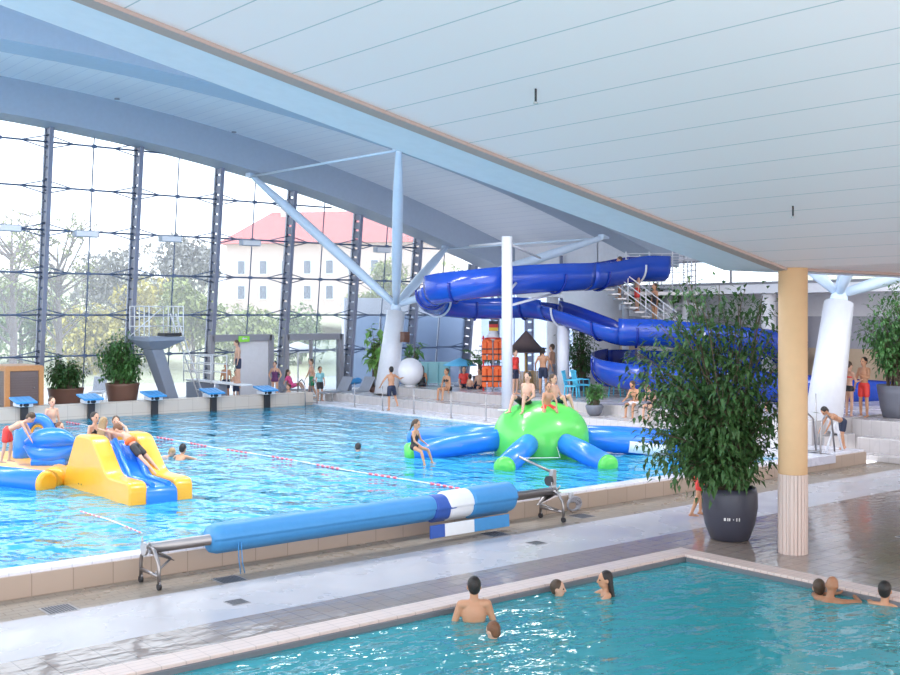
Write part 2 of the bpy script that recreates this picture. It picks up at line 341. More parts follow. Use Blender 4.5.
for y in(38.5,41.0,43.6):
    for dx in(-.42,.06): b.box((39.1+dx,y,3.6),(.10,.14,6.6))
    for i in range(15): b.box((38.92,y,.5+i*.42),(.46,.06,.30))
b.build('post','post_steel',w); b=MB()
for z in ZT[:3]: b.tube([(39.0,36.4,z),(39.0,45,z)],.038,8)
for y in(37.4,39.8,42.3): b.tube([(39.05,y,.4),(39.05,y,6.6)],.026,6)
b.build('transom','rod_steel',w); b=MB(); b.box((39.14,40.7,3.5),(.02,8.6,6.0)); b.build('pane','glass_frost',w)
b=MB(); b.box((39.15,40.8,7.5),(.3,8.9,2.2)); struct(b.build('wall_corner_spandrel','plaster_white'))
# door portal between two bays
for n,(px0,px1) in enumerate(((211,270),(286,340))):
    y=44.3; a=gy(px0,337,y); c=gy(px1,337,y); d=root('door_%d'%(n+1)); b=MB(); zt=3.1
    b.box(((a.x+c.x)/2,y,zt-.12),(c.x-a.x,.35,.30)); b.box((a.x,y,(zt+.36)/2),(.16,.35,zt-.36)); b.box((c.x,y,(zt+.36)/2),(.22,.35,zt-.36)); b.box(((a.x*.55+c.x*.45),y,(zt+.2)/2),(.10,.2,zt-.5))
    b.build('frame','frame_grey',d,bevel=.01)
    b=MB(); b.box(((a.x*.28+c.x*.72),y,1.62),((c.x-a.x)*.5,.05,2.5)); b.build('leaf',('plaster_white' if n==0 else 'glass'),d)
# gallery at the end wall
b=MB(); b.box((37.6,26,4.95),(2.8,26,.22)); b.box((36.2,26,5.0),(.08,26,.34))
for y in(16,22.2,25.2,31,37): b.tube([(36.6,y,1.04),(36.6,y,4.85)],.28,16)
struct(b.build('trim_gallery','plaster_white'))
# ================================================================ PEOPLE
_dg=None
def remesh(mb,name,mats,vox,parent,smooth=3):
    me=mb.mesh('t',mats); o=bpy.data.objects.new('t',me); C.objects.link(o)
    md=o.modifiers.new('r','REMESH'); md.mode='VOXEL'; md.voxel_size=vox; md.use_smooth_shade=True
    if smooth:
        s=o.modifiers.new('s','SMOOTH'); s.factor=.5; s.iterations=smooth
    dg=bpy.context.evaluated_depsgraph_get(); dg.update()
    n=bpy.data.meshes.new_from_object(o.evaluated_get(dg)); n.name=name
    bpy.data.objects.remove(o); bpy.data.meshes.remove(me)
    n.polygons.foreach_set('use_smooth',[True]*len(n.polygons))
    if not n.materials:
        for m in(mats if isinstance(mats,list) else [mats]): n.materials.append(M[m])
    p=bpy.data.objects.new(name,n); C.objects.link(p)
    if parent: p.parent=parent
    return p
V=Vector
BASE=dict(torso=(0,0,1),head=(.05,0,1),look=(1,0,0),ual=(0,.22,-1),fal=(.15,.05,-1),uar=(0,-.22,-1),far=(.15,-.05,-1),
          thl=(.03,.06,-1),shl=(-.04,0,-1),thr=(.03,-.06,-1),shr=(-.04,0,-1),ftl=(1,.15,-.12),ftr=(1,-.15,-.12))
def P(**k): d=dict(BASE); d.update(k); return d
STAND=P()
SIT=P(torso=(-.12,0,1),thl=(1,.16,.02),thr=(1,-.16,.02),shl=(.05,0,-1),shr=(.05,0,-1),ual=(.25,.2,-1),fal=(.8,-.1,-.5),uar=(.25,-.2,-1),far=(.8,.1,-.5))
SIT_EDGE=P(torso=(.2,0,1),thl=(1,.14,0),thr=(1,-.14,0),shl=(.1,0,-1),shr=(.1,0,-1),ual=(.1,.3,-1),fal=(.3,0,-1),uar=(.1,-.3,-1),far=(.3,0,-1))
KNEES_UP=P(torso=(-.2,0,1),thl=(.8,.18,.5),thr=(.8,-.18,.45),shl=(.3,.05,-1),shr=(.45,-.05,-1),ual=(.3,.3,-1),fal=(.9,-.1,-.4),uar=(-.5,-.35,-1),far=(-.2,-.1,-1))
LEAN_BACK=P(torso=(-.45,0,1),thl=(.85,.2,.35),thr=(.85,-.2,.35),shl=(.5,.05,-.9),shr=(.6,-.05,-.9),ual=(-.5,.4,-1),fal=(-.2,.05,-1),uar=(-.5,-.4,-1),far=(-.2,-.05,-1))
BEND=P(torso=(.95,0,.45),head=(.8,0,.6),ual=(.5,.15,-1),fal=(.5,.0,-.9),uar=(.5,-.15,-1),far=(.5,0,-.9),thl=(.2,.08,-1),thr=(-.1,-.08,-1),shl=(-.12,0,-1),shr=(-.2,0,-1))
WADE=P(ual=(.2,.55,-1),fal=(.7,.1,-.8),uar=(.2,-.55,-1),far=(.7,-.1,-.8))
REACH=P(torso=(.15,0,1),ual=(.9,.35,-.3),fal=(1,-.1,.05),uar=(.9,-.35,-.3),far=(1,.1,.05))
SWIM=P(torso=(1,0,.25),head=(.6,0,.8),ual=(.7,.7,-.2),fal=(.8,-.3,-.1),uar=(.7,-.7,-.2),far=(.8,.3,-.1),thl=(-1,.1,-.15),thr=(-1,-.1,-.25),shl=(-1,0,-.1),shr=(-1,0,.05),ftl=(-.8,0,-.5),ftr=(-.8,0,-.5))
WALK=P(torso=(.06,0,1),thl=(.35,.06,-1),shl=(-.1,0,-1),thr=(-.2,-.06,-1),shr=(-.45,0,-1),ual=(-.3,.2,-1),fal=(.1,.05,-1),uar=(.3,-.2,-1),far=(.5,-.05,-1))
def person(label,loc,rz,pose,h=1.75,anchor='feet',skin='skin_light',hair='hair_brown',style='short',wear=('trunks','navy'),vox=.019,group=None,wid=1.,eyes=True,extra=None):
    k=h/1.75; N=lambda d:V(d).normalized()
    T=thing('person',label,'person',loc,R(rz),group)
    t=N(pose['torso']); left=N(pose.get('side',(0,1,0))); left=(left-t*left.dot(t)).normalized(); front=left.cross(t)
    p=V((0,0,0)); nb=p+t*.50*k; ch=p+t*.32*k
    hs=(.165+.04*h)/.235*1.12     # head scale 1 for an adult
    J={}
    for s,sg in(('l',1),('r',-1)):
        sh=nb-t*.045*k+left*sg*.165*k*wid; J['s'+s]=sh
        J['e'+s]=sh+N(pose['ua'+s])*.29*k; J['w'+s]=J['e'+s]+N(pose['fa'+s])*.25*k
        hp=p+left*sg*.085*k-t*.03*k; J['h'+s]=hp
        J['k'+s]=hp+N(pose['th'+s])*.43*k; J['a'+s]=J['k'+s]+N(pose['sh'+s])*.41*k
    hd=N(pose['head']); hb=nb+hd*.055*k; hc=hb+hd*.108*hs
    lk=N(pose['look']); lk=(lk-hd*lk.dot(hd)).normalized(); hl=hd.cross(lk)
    rot=Matrix((lk,hl,hd)).transposed(); HP=lambda x,y,z: hc+(lk*x+hl*y+hd*z)*hs
    trot=Matrix((front,left,t)).transposed()
    off=V((0,0,0))
    if anchor=='feet': off=V((0,0,-min(J['al'].z,J['ar'].z)+.075*k))
    elif anchor=='seat': off=V((0,0,.105*k))
    elif anchor=='head': off=V((-hc.x,-hc.y,-(hc+hd*.118*hs).z))
    A=lambda q:q+off
    b=MB()
    b.ell(A(p+t*.0),(.105*k,.158*k*wid,.125*k),trot); b.ell(A(p+t*.14*k),(.09*k,.128*k*wid,.17*k),trot); b.ell(A(ch),(.108*k,.152*k*wid,.19*k),trot)
    b.cap(A(J['sl']-left*.02*k),A(J['sr']+left*.02*k),.058*k,.058*k)
    b.cap(A(nb-t*.06*k),A(hb+hd*.04*k),.060*k,.052*k)
    for s,sg in(('l',1),('r',-1)):
        sh,e,w=J['s'+s],J['e'+s],J['w'+s]
        b.cap(A(sh),A(e),.052*k,.040*k); b.cap(A(e),A(w),.040*k,.027*k)
        fd=(w-e).normalized(); pn=fd.cross(left*sg); pn=pn.normalized() if pn.length>.1 else front
        sd=fd.cross(pn).normalized()
        b.ell(A(w+fd*.055*k),(.052*k,.014*k,.042*k),Matrix((fd,pn,sd)).transposed(),10,8)
        for i,(o,l) in enumerate(((-.030,.068),(-.010,.08),(.010,.075),(.030,.058))):
            r0=w+fd*.09*k+sd*o*k; m1=r0+(fd+pn*.25).normalized()*l*.55*k; b.cap(A(r0),A(m1),.0105*k,.0098*k,8); b.cap(A(m1),A(m1+(fd+pn*.8).normalized()*l*.45*k),.0098*k,.0085*k,8)
        r0=w+fd*.03*k+sd*.034*k; m1=r0+(fd*.6+sd*.7+pn*.2).normalized()*.038*k; b.cap(A(r0),A(m1),.0125*k,.0115*k,8); b.cap(A(m1),A(m1+(fd*.9+sd*.2+pn*.3).normalized()*.03*k),.0115*k,.0095*k,8)
        hp,kn,an=J['h'+s],J['k'+s],J['a'+s]
        b.cap(A(hp),A(kn),.085*k,.054*k); b.cap(A(kn),A(kn.lerp(an,.35)),.050*k,.054*k); b.cap(A(kn.lerp(an,.3)),A(an),.054*k,.034*k)
        f=N(pose['ft'+s]); q=an-f*.045*k+N((0,0,-1))*.04*k if abs(f.z)<.5 else an
        b.cap(A(q),A(q+f*.20*k),.034*k,.026*k); 
    b.ell(A(HP(0,0,.012)),(.092*hs,.074*hs,.105*hs),rot); b.ell(A(HP(.022,0,-.055)),(.066*hs,.056*hs,.062*hs),rot)
    b.cap(A(HP(.088,0,.012)),A(HP(.104,0,-.022)),.011*hs,.017*hs,8)
    for sg in(1,-1): b.ell(A(HP(-.008,sg*.076,-.008)),(.022*hs,.012*hs,.032*hs),rot,8,6)
    remesh(b,'body',[skin],vox,T)
    hair_mb=MB()
    if style!='bald':
        hair_mb.ell(A(HP(-.020,0,.030)),(.094*hs,.082*hs,.100*hs),rot,18,12)
        if style=='short': hair_mb.ell(A(HP(-.045,0,-.022)),(.052*hs,.070*hs,.065*hs),rot)
        if style=='long':
            for o in(-.05,-.025,0,.025,.05): hair_mb.cap(A(HP(-.055,o,0)),A(HP(-.085,o*1.5,-.26)),.04*hs,.025*hs)
        if style=='bun': hair_mb.ell(A(HP(-.09,0,.09)),.045*hs)
        if style=='tail': hair_mb.cap(A(HP(-.10,0,.03)),A(HP(-.14,0,-.18)),.035*hs,.015*hs)
        remesh(hair_mb,'hair',[hair],max(.012,vox*.8),T,2)
    elif hair:
        hair_mb.ell(A(HP(-.012,0,.022)),(.094*hs,.0775*hs,.100*hs),rot,18,12); o=remesh(hair_mb,'hair',[hair],.012,T,1)
    if eyes:
        for sg in(1,-1):
            e=MB(); e.ell(A(HP(.079,sg*.031,.008)),.0125*hs,None,8,6); e.build('eye','eye_dark',T,fix=False)
        e=MB(); e.ell(A(HP(.083,0,-.062)),(.008*hs,.024*hs,.008*hs),rot,10,6); e.build('mouth','lip',T,fix=False)
    kind,wm=wear[0],wear[1:]; g=MB(); ex=.014
    def pelvis(z0=.0,thigh=0.,r=1.):
        g.ell(A(p-t*.005),(.105*k+ex,.158*k*wid+ex,.11*k),trot)
        for s in'lr':
            if thigh: g.cap(A(J['h'+s]),A(J['h'+s].lerp(J['k'+s],thigh)),.085*k+ex,(.085-.026*thigh)*k+ex*1.6)
    if kind in('trunks','briefs'):
        pelvis(thigh=.62 if kind=='trunks' else .12); remesh(g,'swim_trunks' if kind=='trunks' else 'swim_briefs',[wm[0]],vox,T,2)
    elif kind=='swimsuit':
        pelvis(thigh=.08); g.ell(A(p+t*.14*k),(.09*k+ex,.128*k*wid+ex,.16*k),trot); g.ell(A(p+t*.28*k),(.108*k+ex,.150*k*wid+ex,.13*k),trot)
        for sg in(1,-1):
            g.cap(A(p+t*.36*k+front*.10*k+left*sg*.06*k),A(nb+left*sg*.075*k+t*.015*k),.02*k,.016*k,8); g.cap(A(nb+left*sg*.075*k+t*.015*k),A(p+t*.34*k-front*.10*k+left*sg*.04*k),.016*k,.02*k,8)
        remesh(g,'swimsuit',[wm[0]],vox,T,2)
    elif kind=='bikini':
        pelvis(thigh=.05); remesh(g,'bikini_bottom',[wm[0]],vox,T,2); g=MB()
        g.ell(A(p+t*.33*k),(.108*k+ex,.152*k+ex,.055*k),trot)
        for sg in(1,-1):
            g.ell(A(p+t*.33*k+front*.085*k+left*sg*.065*k),.06*k)
            g.cap(A(p+t*.36*k+front*.11*k+left*sg*.07*k),A(nb+left*sg*.06*k+t*.015*k),.014*k,.012*k,8)
        remesh(g,'bikini_top',[wm[-1]],vox,T,2)
    elif kind in('shirt','vest'):
        pelvis(thigh=.55); remesh(g,'shorts',[wm[0]],vox,T,2); g=MB(); x=ex*(2.6 if kind=='vest' else 1)
        if kind=='shirt': g.ell(A(p+t*.10*k),(.10*k+x,.145*k+x,.15*k),trot)
        g.ell(A(p+t*(.32 if kind=='shirt' else .2)*k),(.108*k+x,.155*k+x,(.19 if kind=='shirt' else .1)*k),trot)
        if kind=='shirt':
            g.cap(A(J['sl']),A(J['sr']),.07*k,.07*k)
            for s in'lr': g.cap(A(J['s'+s]),A(J['s'+s].lerp(J['e'+s],.5)),.052*k+ex,.046*k+ex)
        remesh(g,'shirt' if kind=='shirt' else 'buoyancy_belt',[wm[-1]],vox,T,2)
    if extra: extra(T,J,A,HP,k)
    return T
# ================================================================ STRUCTURAL TREE COLUMNS
def colm(label,base,topz,dx,r0,r1,nodes_):
    t=thing('tree_column',label,'column',base); b=MB(); tp=V((dx[0],dx[1],topz-base[2]))
    b.tube([V((0,0,0)),tp],[r0,r1],28); b.build('shaft','white_paint',t)
    b=MB(); b.lathe([(r1*.55,0),(r1*.62,.15),(r1*.3,.5)],tp,16); b.build('hub','strut_paint',t)
    for n in nodes_:
        e=V(n)-V(base); s=tp+V((0,0,.25)); b=MB(); d=e-s
        b.tube([s,s+d*.1,s+d*.35,s+d*.75,s+d*.97,e],[.11,.17,.215,.20,.12,.09],14); b.box(e+V((0,0,.02)),(.34,.34,.2)); b.build('strut','strut_paint',t)
    for i,j in((0,1),(2,3)):
        b=MB(); b.tube([V(nodes_[i])-V(base)-V((0,0,.05)),V(nodes_[j])-V(base)-V((0,0,.05))],.05,8); b.build('tie_rod','strut_paint',t)
def bn(x,Y): return (x,Y,Hb(x)-.06)
c1=gx(387,397,27.2)
colm('leaning white tree column with four struts beside the far glass front',(26.98,37.0,.70),4.15,(.62,.15),.50,.37,[bn(24.0,42.9),bn(24.2,32.4),bn(35.0,42.9),bn(35.1,32.4)])
colm('leaning white tree column with four struts behind the cream pillar on the right',(28.35,17.75,.60),4.35,(1.3,.25),.54,.42,[bn(25.0,21.5),bn(23.6,11.8),bn(36.5,21.5),bn(36.0,13.2)])
t=thing('info_box','small red brown box mounted on the far leaning column','sign',gd(405,337,45.6)); b=MB(); b.box((0,0,0),(.28,.28,.42)); b.build('case','pot_brown',t,bevel=.01); b=MB(); b.box((-.09,-.11,.0),(.2,.2,.25)); b.build('face','pot_brown',t)
# cream pillar
t=thing('round_pillar','cream round pillar with ribbed tile base beside the small pool','pillar',(16.3,10.75,0)); b=MB()
b.lathe([(.235,1.33),(.24,1.34),(.24,4.80)],(0,0,0),40); b.build('shaft','pillar_cream',t); b=MB()
n=24
for k in range(n):
    a=2*PI*k/n; b.bar(V((.232*math.cos(a),.232*math.sin(a),.0)),V((.232*math.cos(a),.232*math.sin(a),1.33)),.054,.022,up=V((math.cos(a),math.sin(a),0)))
b.lathe([(.232,0),(.232,1.33)],(0,0,0),32); b.build('tiled_base','coping_pink',t)
# ================================================================ small fittings
for i,(px,py,wd) in enumerate(((8,228,.95),(86,234,1.0),(170,239,.95),(250,243,.95),(382,250,.85))):
    p=gy(px,py,FY(7.4)-.35)
    t=thing('floodlight','grey box floodlight %s'%('at the left edge of the glass front','on the transom above the tall planter bush','in the bay left of the leaning strut','beneath the upper end of the long strut','beside the tree column near the red roof view')[i],'lamp',p,0,'floodlights on the glass front'); b=MB()
    b.box((0,0,0),(wd,.32,.26)); b.build('housing','lamp_grey',t,bevel=.03); b=MB(); b.box((0,-.17,0),(wd*.9,.02,.2)); b.build('lens','globe_white',t); b=MB(); b.box((0,.22,0),(.10,.14,.10)); b.build('bracket','rod_steel',t)
for i,(x,y,z) in enumerate(((8.10,8.44,6.38),(12.8,8.44,5.44))):
    t=thing('sprinkler','thin dark sprinkler pipe hanging from the white ceiling %s'%('near its middle','above the cream pillar')[i],'sprinkler',(x,y,z-.13)); b=MB(); b.tube([(0,0,.0),(0,0,.14)],.012,8); b.build('drop_pipe','black',t); b=MB(); b.lathe([(.02,-.03),(.03,-.02),(.012,0)],(0,0,0),10); b.build('head','steel_dull',t)
for i,(px,py) in enumerate(((117,98),(234,131))):
    a_,b_=ray(px); D=41.5; p=gd(px,py,D)
    for q in range(60):
        p=gd(px,py,D)
        if p.z>Hb(p.x)+1.33: break
        D+=.15
    t=thing('downlight','small dark downlight in the ribbed roof strip, %s'%('left of the two','right of the two')[i],'lamp',(p.x,p.y,Hb(p.x)+1.33)); b=MB(); b.lathe([(.10,0),(.10,-.05),(.07,-.05)],(0,0,0),14); b.build('ring','frame_grey',t); b=MB(); b.lathe([(.001,-.03),(.07,-.03)],(0,0,0),14,caps=False); b.build('lens','black',t)
for i,(x,y,l) in enumerate(((5.45,15.0,'at the far left by the pool wall'),(8.05,15.05,'under the left end of the cover roller'),(13.45,15.1,'near the right end of the cover roller'),(16.0,15.35,'by the rope hank right of the roller'),(13.5,14.05,'in the pale strip toward the girl in the small pool'),(7.5,13.8,'in the pale strip on the left'),(19.0,10.2,'in the wet tiles right of the pillar base'),(18.3,13.6,'in the pale strip left of the big slate pot'),(23.0,12.2,'in the wet tiles far right'))):
    big=.42 if i in(0,1,2,3) else .28
    t=thing('floor_drain','dark square floor drain '+l,'drain',(x,y,0)); b=MB(); b.box((0,0,.004),(big,big,.008)); b.build('frame','steel_dull',t); b=MB()
    for k in range(9): b.box(((k-4)*big*.1,0,.008),(big*.07,big*.9,.006))
    b.build('grate','drain_dark',t)
# ================================================================ COVER ROLLER on the front deck
t=thing('cover_roller','steel pool cover roller with rolled blue cover on the front deck','pool equipment',(0,15.45,0))
XA,XB,ZA=6.95,15.25,.56
b=MB(); b.tube([(XA,0,ZA),(XB,0,ZA)],.082,20); b.build('axle','steel',t)
for x,s in((XA,1),(XB,-1)):
    b=MB()
    for dy in(-.33,.30):
        b.tube([(x,0,ZA+.03),(x-.0,dy*.55,ZA-.02),(x,dy*.92,ZA-.16),(x,dy,.30),(x,dy,.09)],.028,10)
    b.tube([(x,-.33,.20),(x,.30,.20)],.026,10); b.tube([(x,0,ZA),(x+s*.34,0,.36)],.02,8); b.tube([(x,-.2,.22),(x+s*.34,0,.36)],.018,8)
    b.add([(x+s*.02,-.15,ZA-.05),(x+s*.02,.15,ZA-.05),(x+s*.40,0,.33),(x+s*.03,.15,ZA-.09),(x+s*.03,-.15,ZA-.09),(x+s*.40,.02,.31)],[(0,1,2),(3,4,5),(0,2,5,4),(1,3,5,2),(0,4,3,1)])
    f=b.build('end_frame','steel',t)
    for dy in(-.33,.30):
        b=MB(); b.tube([(x-.022,dy,.05),(x+.022,dy,.05)],.05,14); c=b.build('castor_wheel','dark_rubber',f); b=MB(); b.bar((x,dy,.05),(x,dy,.12),.06,.02); b.build('castor_fork','steel_dull',f)
    b=MB(); b.tube([(x-.06*s,0,ZA),(x-.10*s,0,ZA)],.10,16); b.tube([(x-.08*s,-.09,ZA+.02),(x-.08*s,-.16,ZA+.12)],.014,8); b.tube([(x-.08*s,.07,ZA+.05),(x-.08*s,.07,ZA+.16)],.014,8); b.build('crank_hub','steel_dull',f)
def roll(x0,x1,r,nm,mt,seed,zc=0):
    b=MB(); n=72; k=36; vs=[]
    for i in range(k+1):
        x=x0+(x1-x0)*i/k
        e=min(i,k-i)/k*(x1-x0); rr=r*(1-.16*max(0,1-e/.07)**2)
        for j in range(n):
            a=2*PI*j/n; q=rr*(1+.035*noise.noise(V((x*.9,math.cos(a)*1.5+seed,math.sin(a)*1.5)))+.03*math.cos(a-1.2))
            if .49<(a/(2*PI))<.74: q*=.89
            vs.append((x,q*math.cos(a),ZA+zc+q*math.sin(a)))
    b.add(vs,[(i*n+j,i*n+(j+1)%n,(i+1)*n+(j+1)%n,(i+1)*n+j) for i in range(k) for j in range(n)]+[tuple(range(n)),tuple(range(k*n,k*n+n))],0,True)
    return b.build(nm,mt,t)
roll(7.92,12.3,.235,'cover_roll','cover_blue',1); roll(12.2,12.7,.245,'cover_edge_band','cover_dark',2,-.02); roll(12.5,13.1,.27,'cover_stripe','cover_white',3); roll(13.05,14.15,.29,'cover_roll','cover_blue',4)
b=MB(); b.prism([(-.30,.32),(-.285,.32),(-.28,.10),(-.30,.09),(-.32,.10),(-.31,.32)],'x',12.0,12.32,1); b.prism([(-.30,.32),(-.285,.32),(-.28,.10),(-.30,.09),(-.32,.10),(-.31,.32)],'x',12.32,13.0,2); b.prism([(-.30,.32),(-.285,.32),(-.28,.10),(-.30,.09),(-.32,.10),(-.31,.32)],'x',13.0,13.85,0); b.build('hanging_flap',['cover_blue','cover_dark','cover_white'],t)
b=MB(); b.tube([(8.35,-.22,.5),(8.36,-.235,.2),(8.4,-.24,.02)],.008,6); b.tube([(8.30,-.22,.5),(8.30,-.235,.25),(8.33,-.24,.02)],.008,6); b.build('cord','cover_blue',t)
# winch bracket and rope hank on the pool wall
p=gz(565,488,.37); t=thing('winch_post','steel winch post with slanted arm on the pool rim','pool equipment',(15.95,16.12,.37)); b=MB(); b.bar((0,0,0),(0,0,.48),.12,.10); b.build('post','steel_dull',t,bevel=.008); b=MB(); b.box((-.12,.02,.01),(.55,.2,.02)); b.build('base_plate','steel',t); b=MB(); b.tube([(0,0,.42),(-.35,.62,.70)],.028,10); b.build('arm','steel',t); b=MB(); b.tube([(-.14,.0,.26),(-.07,0,.26)],.10,14); b.build('winch_drum','dark_rubber',t)
t=thing('rope_hank','grey rope hank hung on the pool wall right of the roller','rope',(16.15,15.80,.12)); b=MB()
for k in range(7):
    pts=[((.13+.012*k)*math.cos(a)+.01*k, -.03-.022*abs(math.sin(a*1.5+k)),.02+(.09+.008*k)*math.sin(a)+.006*k) for a in[2*PI*i/20 for i in range(21)]]; b.tube(pts,.017,6)
b.build('coil','frame_grey',t); b=MB(); b.tube([(-.03,-.02,.08),(-.02,0,.28)],.035,8); b.tube([(.06,-.02,.08),(.02,0,.28)],.035,8); b.build('binding','steel_dull',t)
# ================================================================ STARTING BLOCKS
bx=[12.85,15.2,17.6,20.0,22.35]; lb=['at the left end by the wooden cabinet','second from the left, below the round bush','middle one of the row, before the pylon','fourth from the left, below the springboard','rightmost of the row, by the woman in purple']
t0=None
for x,l in zip(bx,lb):
    L='starting block with blue sloping top, '+l
    if t0 is None:
        t0=t=thing('starting_block',L,'starting block',(x,38.84,.30),0,'starting blocks on the far pool edge'); b=MB(); b.box((0,-.17,.25),(.24,.12,.62)); b.build('post','black',t,bevel=.01); b=MB(); b.box((0,-.05,.62),(.50,.62,.14)); b.build('housing','block_white',t,bevel=.03); b=MB(); b.ell((-.0,-.37,.62),(.10,.02,.06)); b.ell((-.17,-.37,.62),(.05,.02,.05)); b.build('grip','black',t)
        b=MB(); q=Matrix.Rotation(R(10),3,'X'); b.box((0,-.06,.77),(.72,.82,.07),q); b.build('top_plate','block_blue',t,bevel=.02)
        b=MB()
        for s in(-.18,0,.18): b.box((s,-.06,.81),(.03,.7,.012),q)
        b.build('tread_strip','cover_blue',t)
    else: dup(t0,(x,38.84,.30),0,L)
# ================================================================ LANE ROPES
def lane(label,pts,bead=.035):
    t=thing('lane_rope',label,'lane rope',(0,0,0)); b=MB(); b.tube(pts,.012,5); b.build('cable','rope_white',t); 
    rd=MB(); wh=MB(); L=0
    for a,c in zip(pts,pts[1:]):
        a,c=V(a),V(c); n=int((c-a).length/.17); d=(c-a).normalized()
        for i in range(n):
            p=a.lerp(c,(i+.5)/n); q=wh if int(L/.85)%2 else rd; q.tube([p-d*.055,p+d*.055],bead if q is rd else bead*.6,8); L+=.17
    o=rd.build('red_floats','rope_red',t); o['kind']='stuff'; o=wh.build('white_floats','rope_white',t); o['kind']='stuff'
ra,rb=gz(66,422,.335),gz(460,489,.335)
lane('long red and white lane rope crossing the main pool diagonally',[ra.lerp(rb,i/24)+V((.05*math.sin(i*.9),0,0)) for i in range(25)],.026)
lane('thin sagging rope in front of the yellow and blue inflatable slide',[gz(80,511,.335),gz(110,520,.335),gz(142,533,.335)],.012)
# ================================================================ OCTOPUS
oc=gd(541,430,29.4); oc.z=0
t=thing('inflatable_octopus','giant green and blue inflatable octopus floating at the right of the main pool','inflatable',(oc.x,oc.y,.0)); b=MB(); b.ell((0,0,.66),(1.22,1.22,1.06),None,40,20,0,.86); b.build('body','inf_green',t)
def tent(px0,py0,z0,px1,py1,z1,r,end=True,patch=False,n=None):
    a=V(oc)+V((0,0,.75)); e=gz(px1,py1,z1); a=a+V(((e.x-oc.x),(e.y-oc.y),0)).normalized()*.8
    a=a-V((oc.x,oc.y,0)); e=e-V((oc.x,oc.y,0)); d=(e-a).normalized(); b=MB(); b.tube([a,a.lerp(e,.5)+V((0,0,.03)),e],[r,r,r*.98],20); o=b.build('tentacle','inf_blue',t)
    b=MB(); b.tube([e-d*.01,e+d*.10,e+d*.17,e+d*.20],[r*.985,r*.95,r*.75,r*.3],20); b.build('tip','inf_green' if end else 'inf_blue',o)
    if patch:
        s,u=frame(d); b=MB(); cpt=a.lerp(e,.72); 
        b.add([cpt+d*x+s*(r+.012)*math.cos(g)+u*(r+.012)*math.sin(g) for x in(-.5,.5) for g in[R(h) for h in(-40,-25,-10,5,20)]],[(i,i+1,i+6,i+5) for i in range(4)],0,True); b.build('patch','inf_white',o)
for q in((0,0,0,412,453,.42,.29),(0,0,0,416,438,.45,.29,False),(0,0,0,505,467,.38,.27),(0,0,0,607,465,.38,.27)): tent(*q)
tent(0,0,0,676,449,.45,.30,False,True); tent(0,0,0,668,440,.5,.30,False)
b=MB()
for s in(.45,-.35):
    d=V((-CA,-SA,0)).normalized()*1.0+V((SA,-CA,0))*s*1.3; d.normalize(); b.ell(V((0,0,.66))+d*1.19+V((0,0,.05)),.04)
b.build('valve','black',t); b=MB(); d=V((-CA,-SA,0))+V((SA,-CA,0))*.25; d.normalize(); b.tube([V((0,0,.7))+d*1.2,V((0,0,.4))+d*1.5,V((15.95-.35-oc.x,16.12+.62-oc.y,1.05))],.008,5); b.build('mooring_line','rope_white',t)
# ================================================================ INFLATABLE SLIDE COURSE
t=thing('inflatable_slide','yellow and blue inflatable water slide floating at the left of the main pool','inflatable',(9.45,22.4,.2))
O=V((9.45,22.4,.2))
def rp(poly,rad=.16,n=4):
    out=[]; N=len(poly)
    for i in range(N):
        p0,p1,p2=V(poly[i-1]),V(poly[i]),V(poly[(i+1)%N]); a=(p0-p1);c=(p2-p1); r=min(rad,a.length*.45,c.length*.45); s=p1+a.normalized()*r; e=p1+c.normalized()*r
        for k in range(n+1):
            u=k/n; out.append(s*(1-u)**2+p1*2*u*(1-u)+e*u*u)
    return [(q[0],q[1]) for q in out]
side=rp([(1.8,-.1),(.85,1.27),(-.02,1.28),(-.82,.55),(-1.95,.55),(-1.95,-.1)],.2)
for s in(-1,1):
    b=MB(); xa=-.66 if s<0 else .30; b.prism(side,'x',xa,xa+.38,0,True); o=b.build('side_wall','inf_yellow',t,bevel=.11,seg=4)
b=MB(); b.prism(rp([(1.5,-.05),(.8,1.05),(.0,1.18),(-.85,.47),(-1.98,.45),(-1.98,-.1)],.2),'x',-.32,.34,0,True); o=b.build('ramp','inf_blue',t,bevel=.04)
for s in(-.16,.18):
    b=MB(); b.tube([(s,-.05,1.19),(s,-.45,.86),(s,-.86,.49),(s,-1.9,.46)],.055,10); b.build('ridge','inf_blue',o)
b=MB(); b.box((-.66,1.0-.35,.24),(.012,.03,.03)); b.box((-.66,.85-.35,.24),(.012,.03,.03)); b.build('valve','black',t)
t=thing('inflatable_platform','yellow inflatable platform floating behind the slide, left edge of the picture','inflatable',(9.3,26.6,.2)); b=MB(); b.box((0.05,0.15,.13),(1.9,4.6,.44)); b.build('deck','inf_yellow',t,bevel=.2,seg=5); b=MB(); b.tube([V((8.85,24.35,.42))-V((9.3,26.6,.2)),V((8.5,24.0,.42))-V((9.3,26.6,.2))],[.3,.24],16); b.build('neck','inf_yellow',t)
t=thing('inflatable_tube','long blue inflatable tube with yellow end cap at the left edge','inflatable',(8.3,23.65,.42)); e=V((-1.5,3.6,.02)); b=MB(); b.tube([e,V((0,0,0))],.27,20); b.build('tube','inf_blue',t); b=MB(); d=-e.normalized(); b.tube([V((0,0,0)),d*.06,d*.1],[.275,.26,.2],20); b.build('end_cap','inf_yellow',t)
p=gd(51,450,25.6); t=thing('inflatable_lips','pair of fat blue inflatable cushions like lips standing on the yellow platform','inflatable',(p.x,p.y,.52)); ax=V((SA,-CA,0)).normalized()
def lip(z,bend,r):
    pts=[];rs=[]
    for i in range(15):
        u=i/7-1; pts.append(ax*u*.60+V((0,0,z+bend*(u*u))) ); rs.append(r*max(.18,(1-abs(u)**2.6))+.02)
    b=MB(); b.tube(pts,rs,18); return b
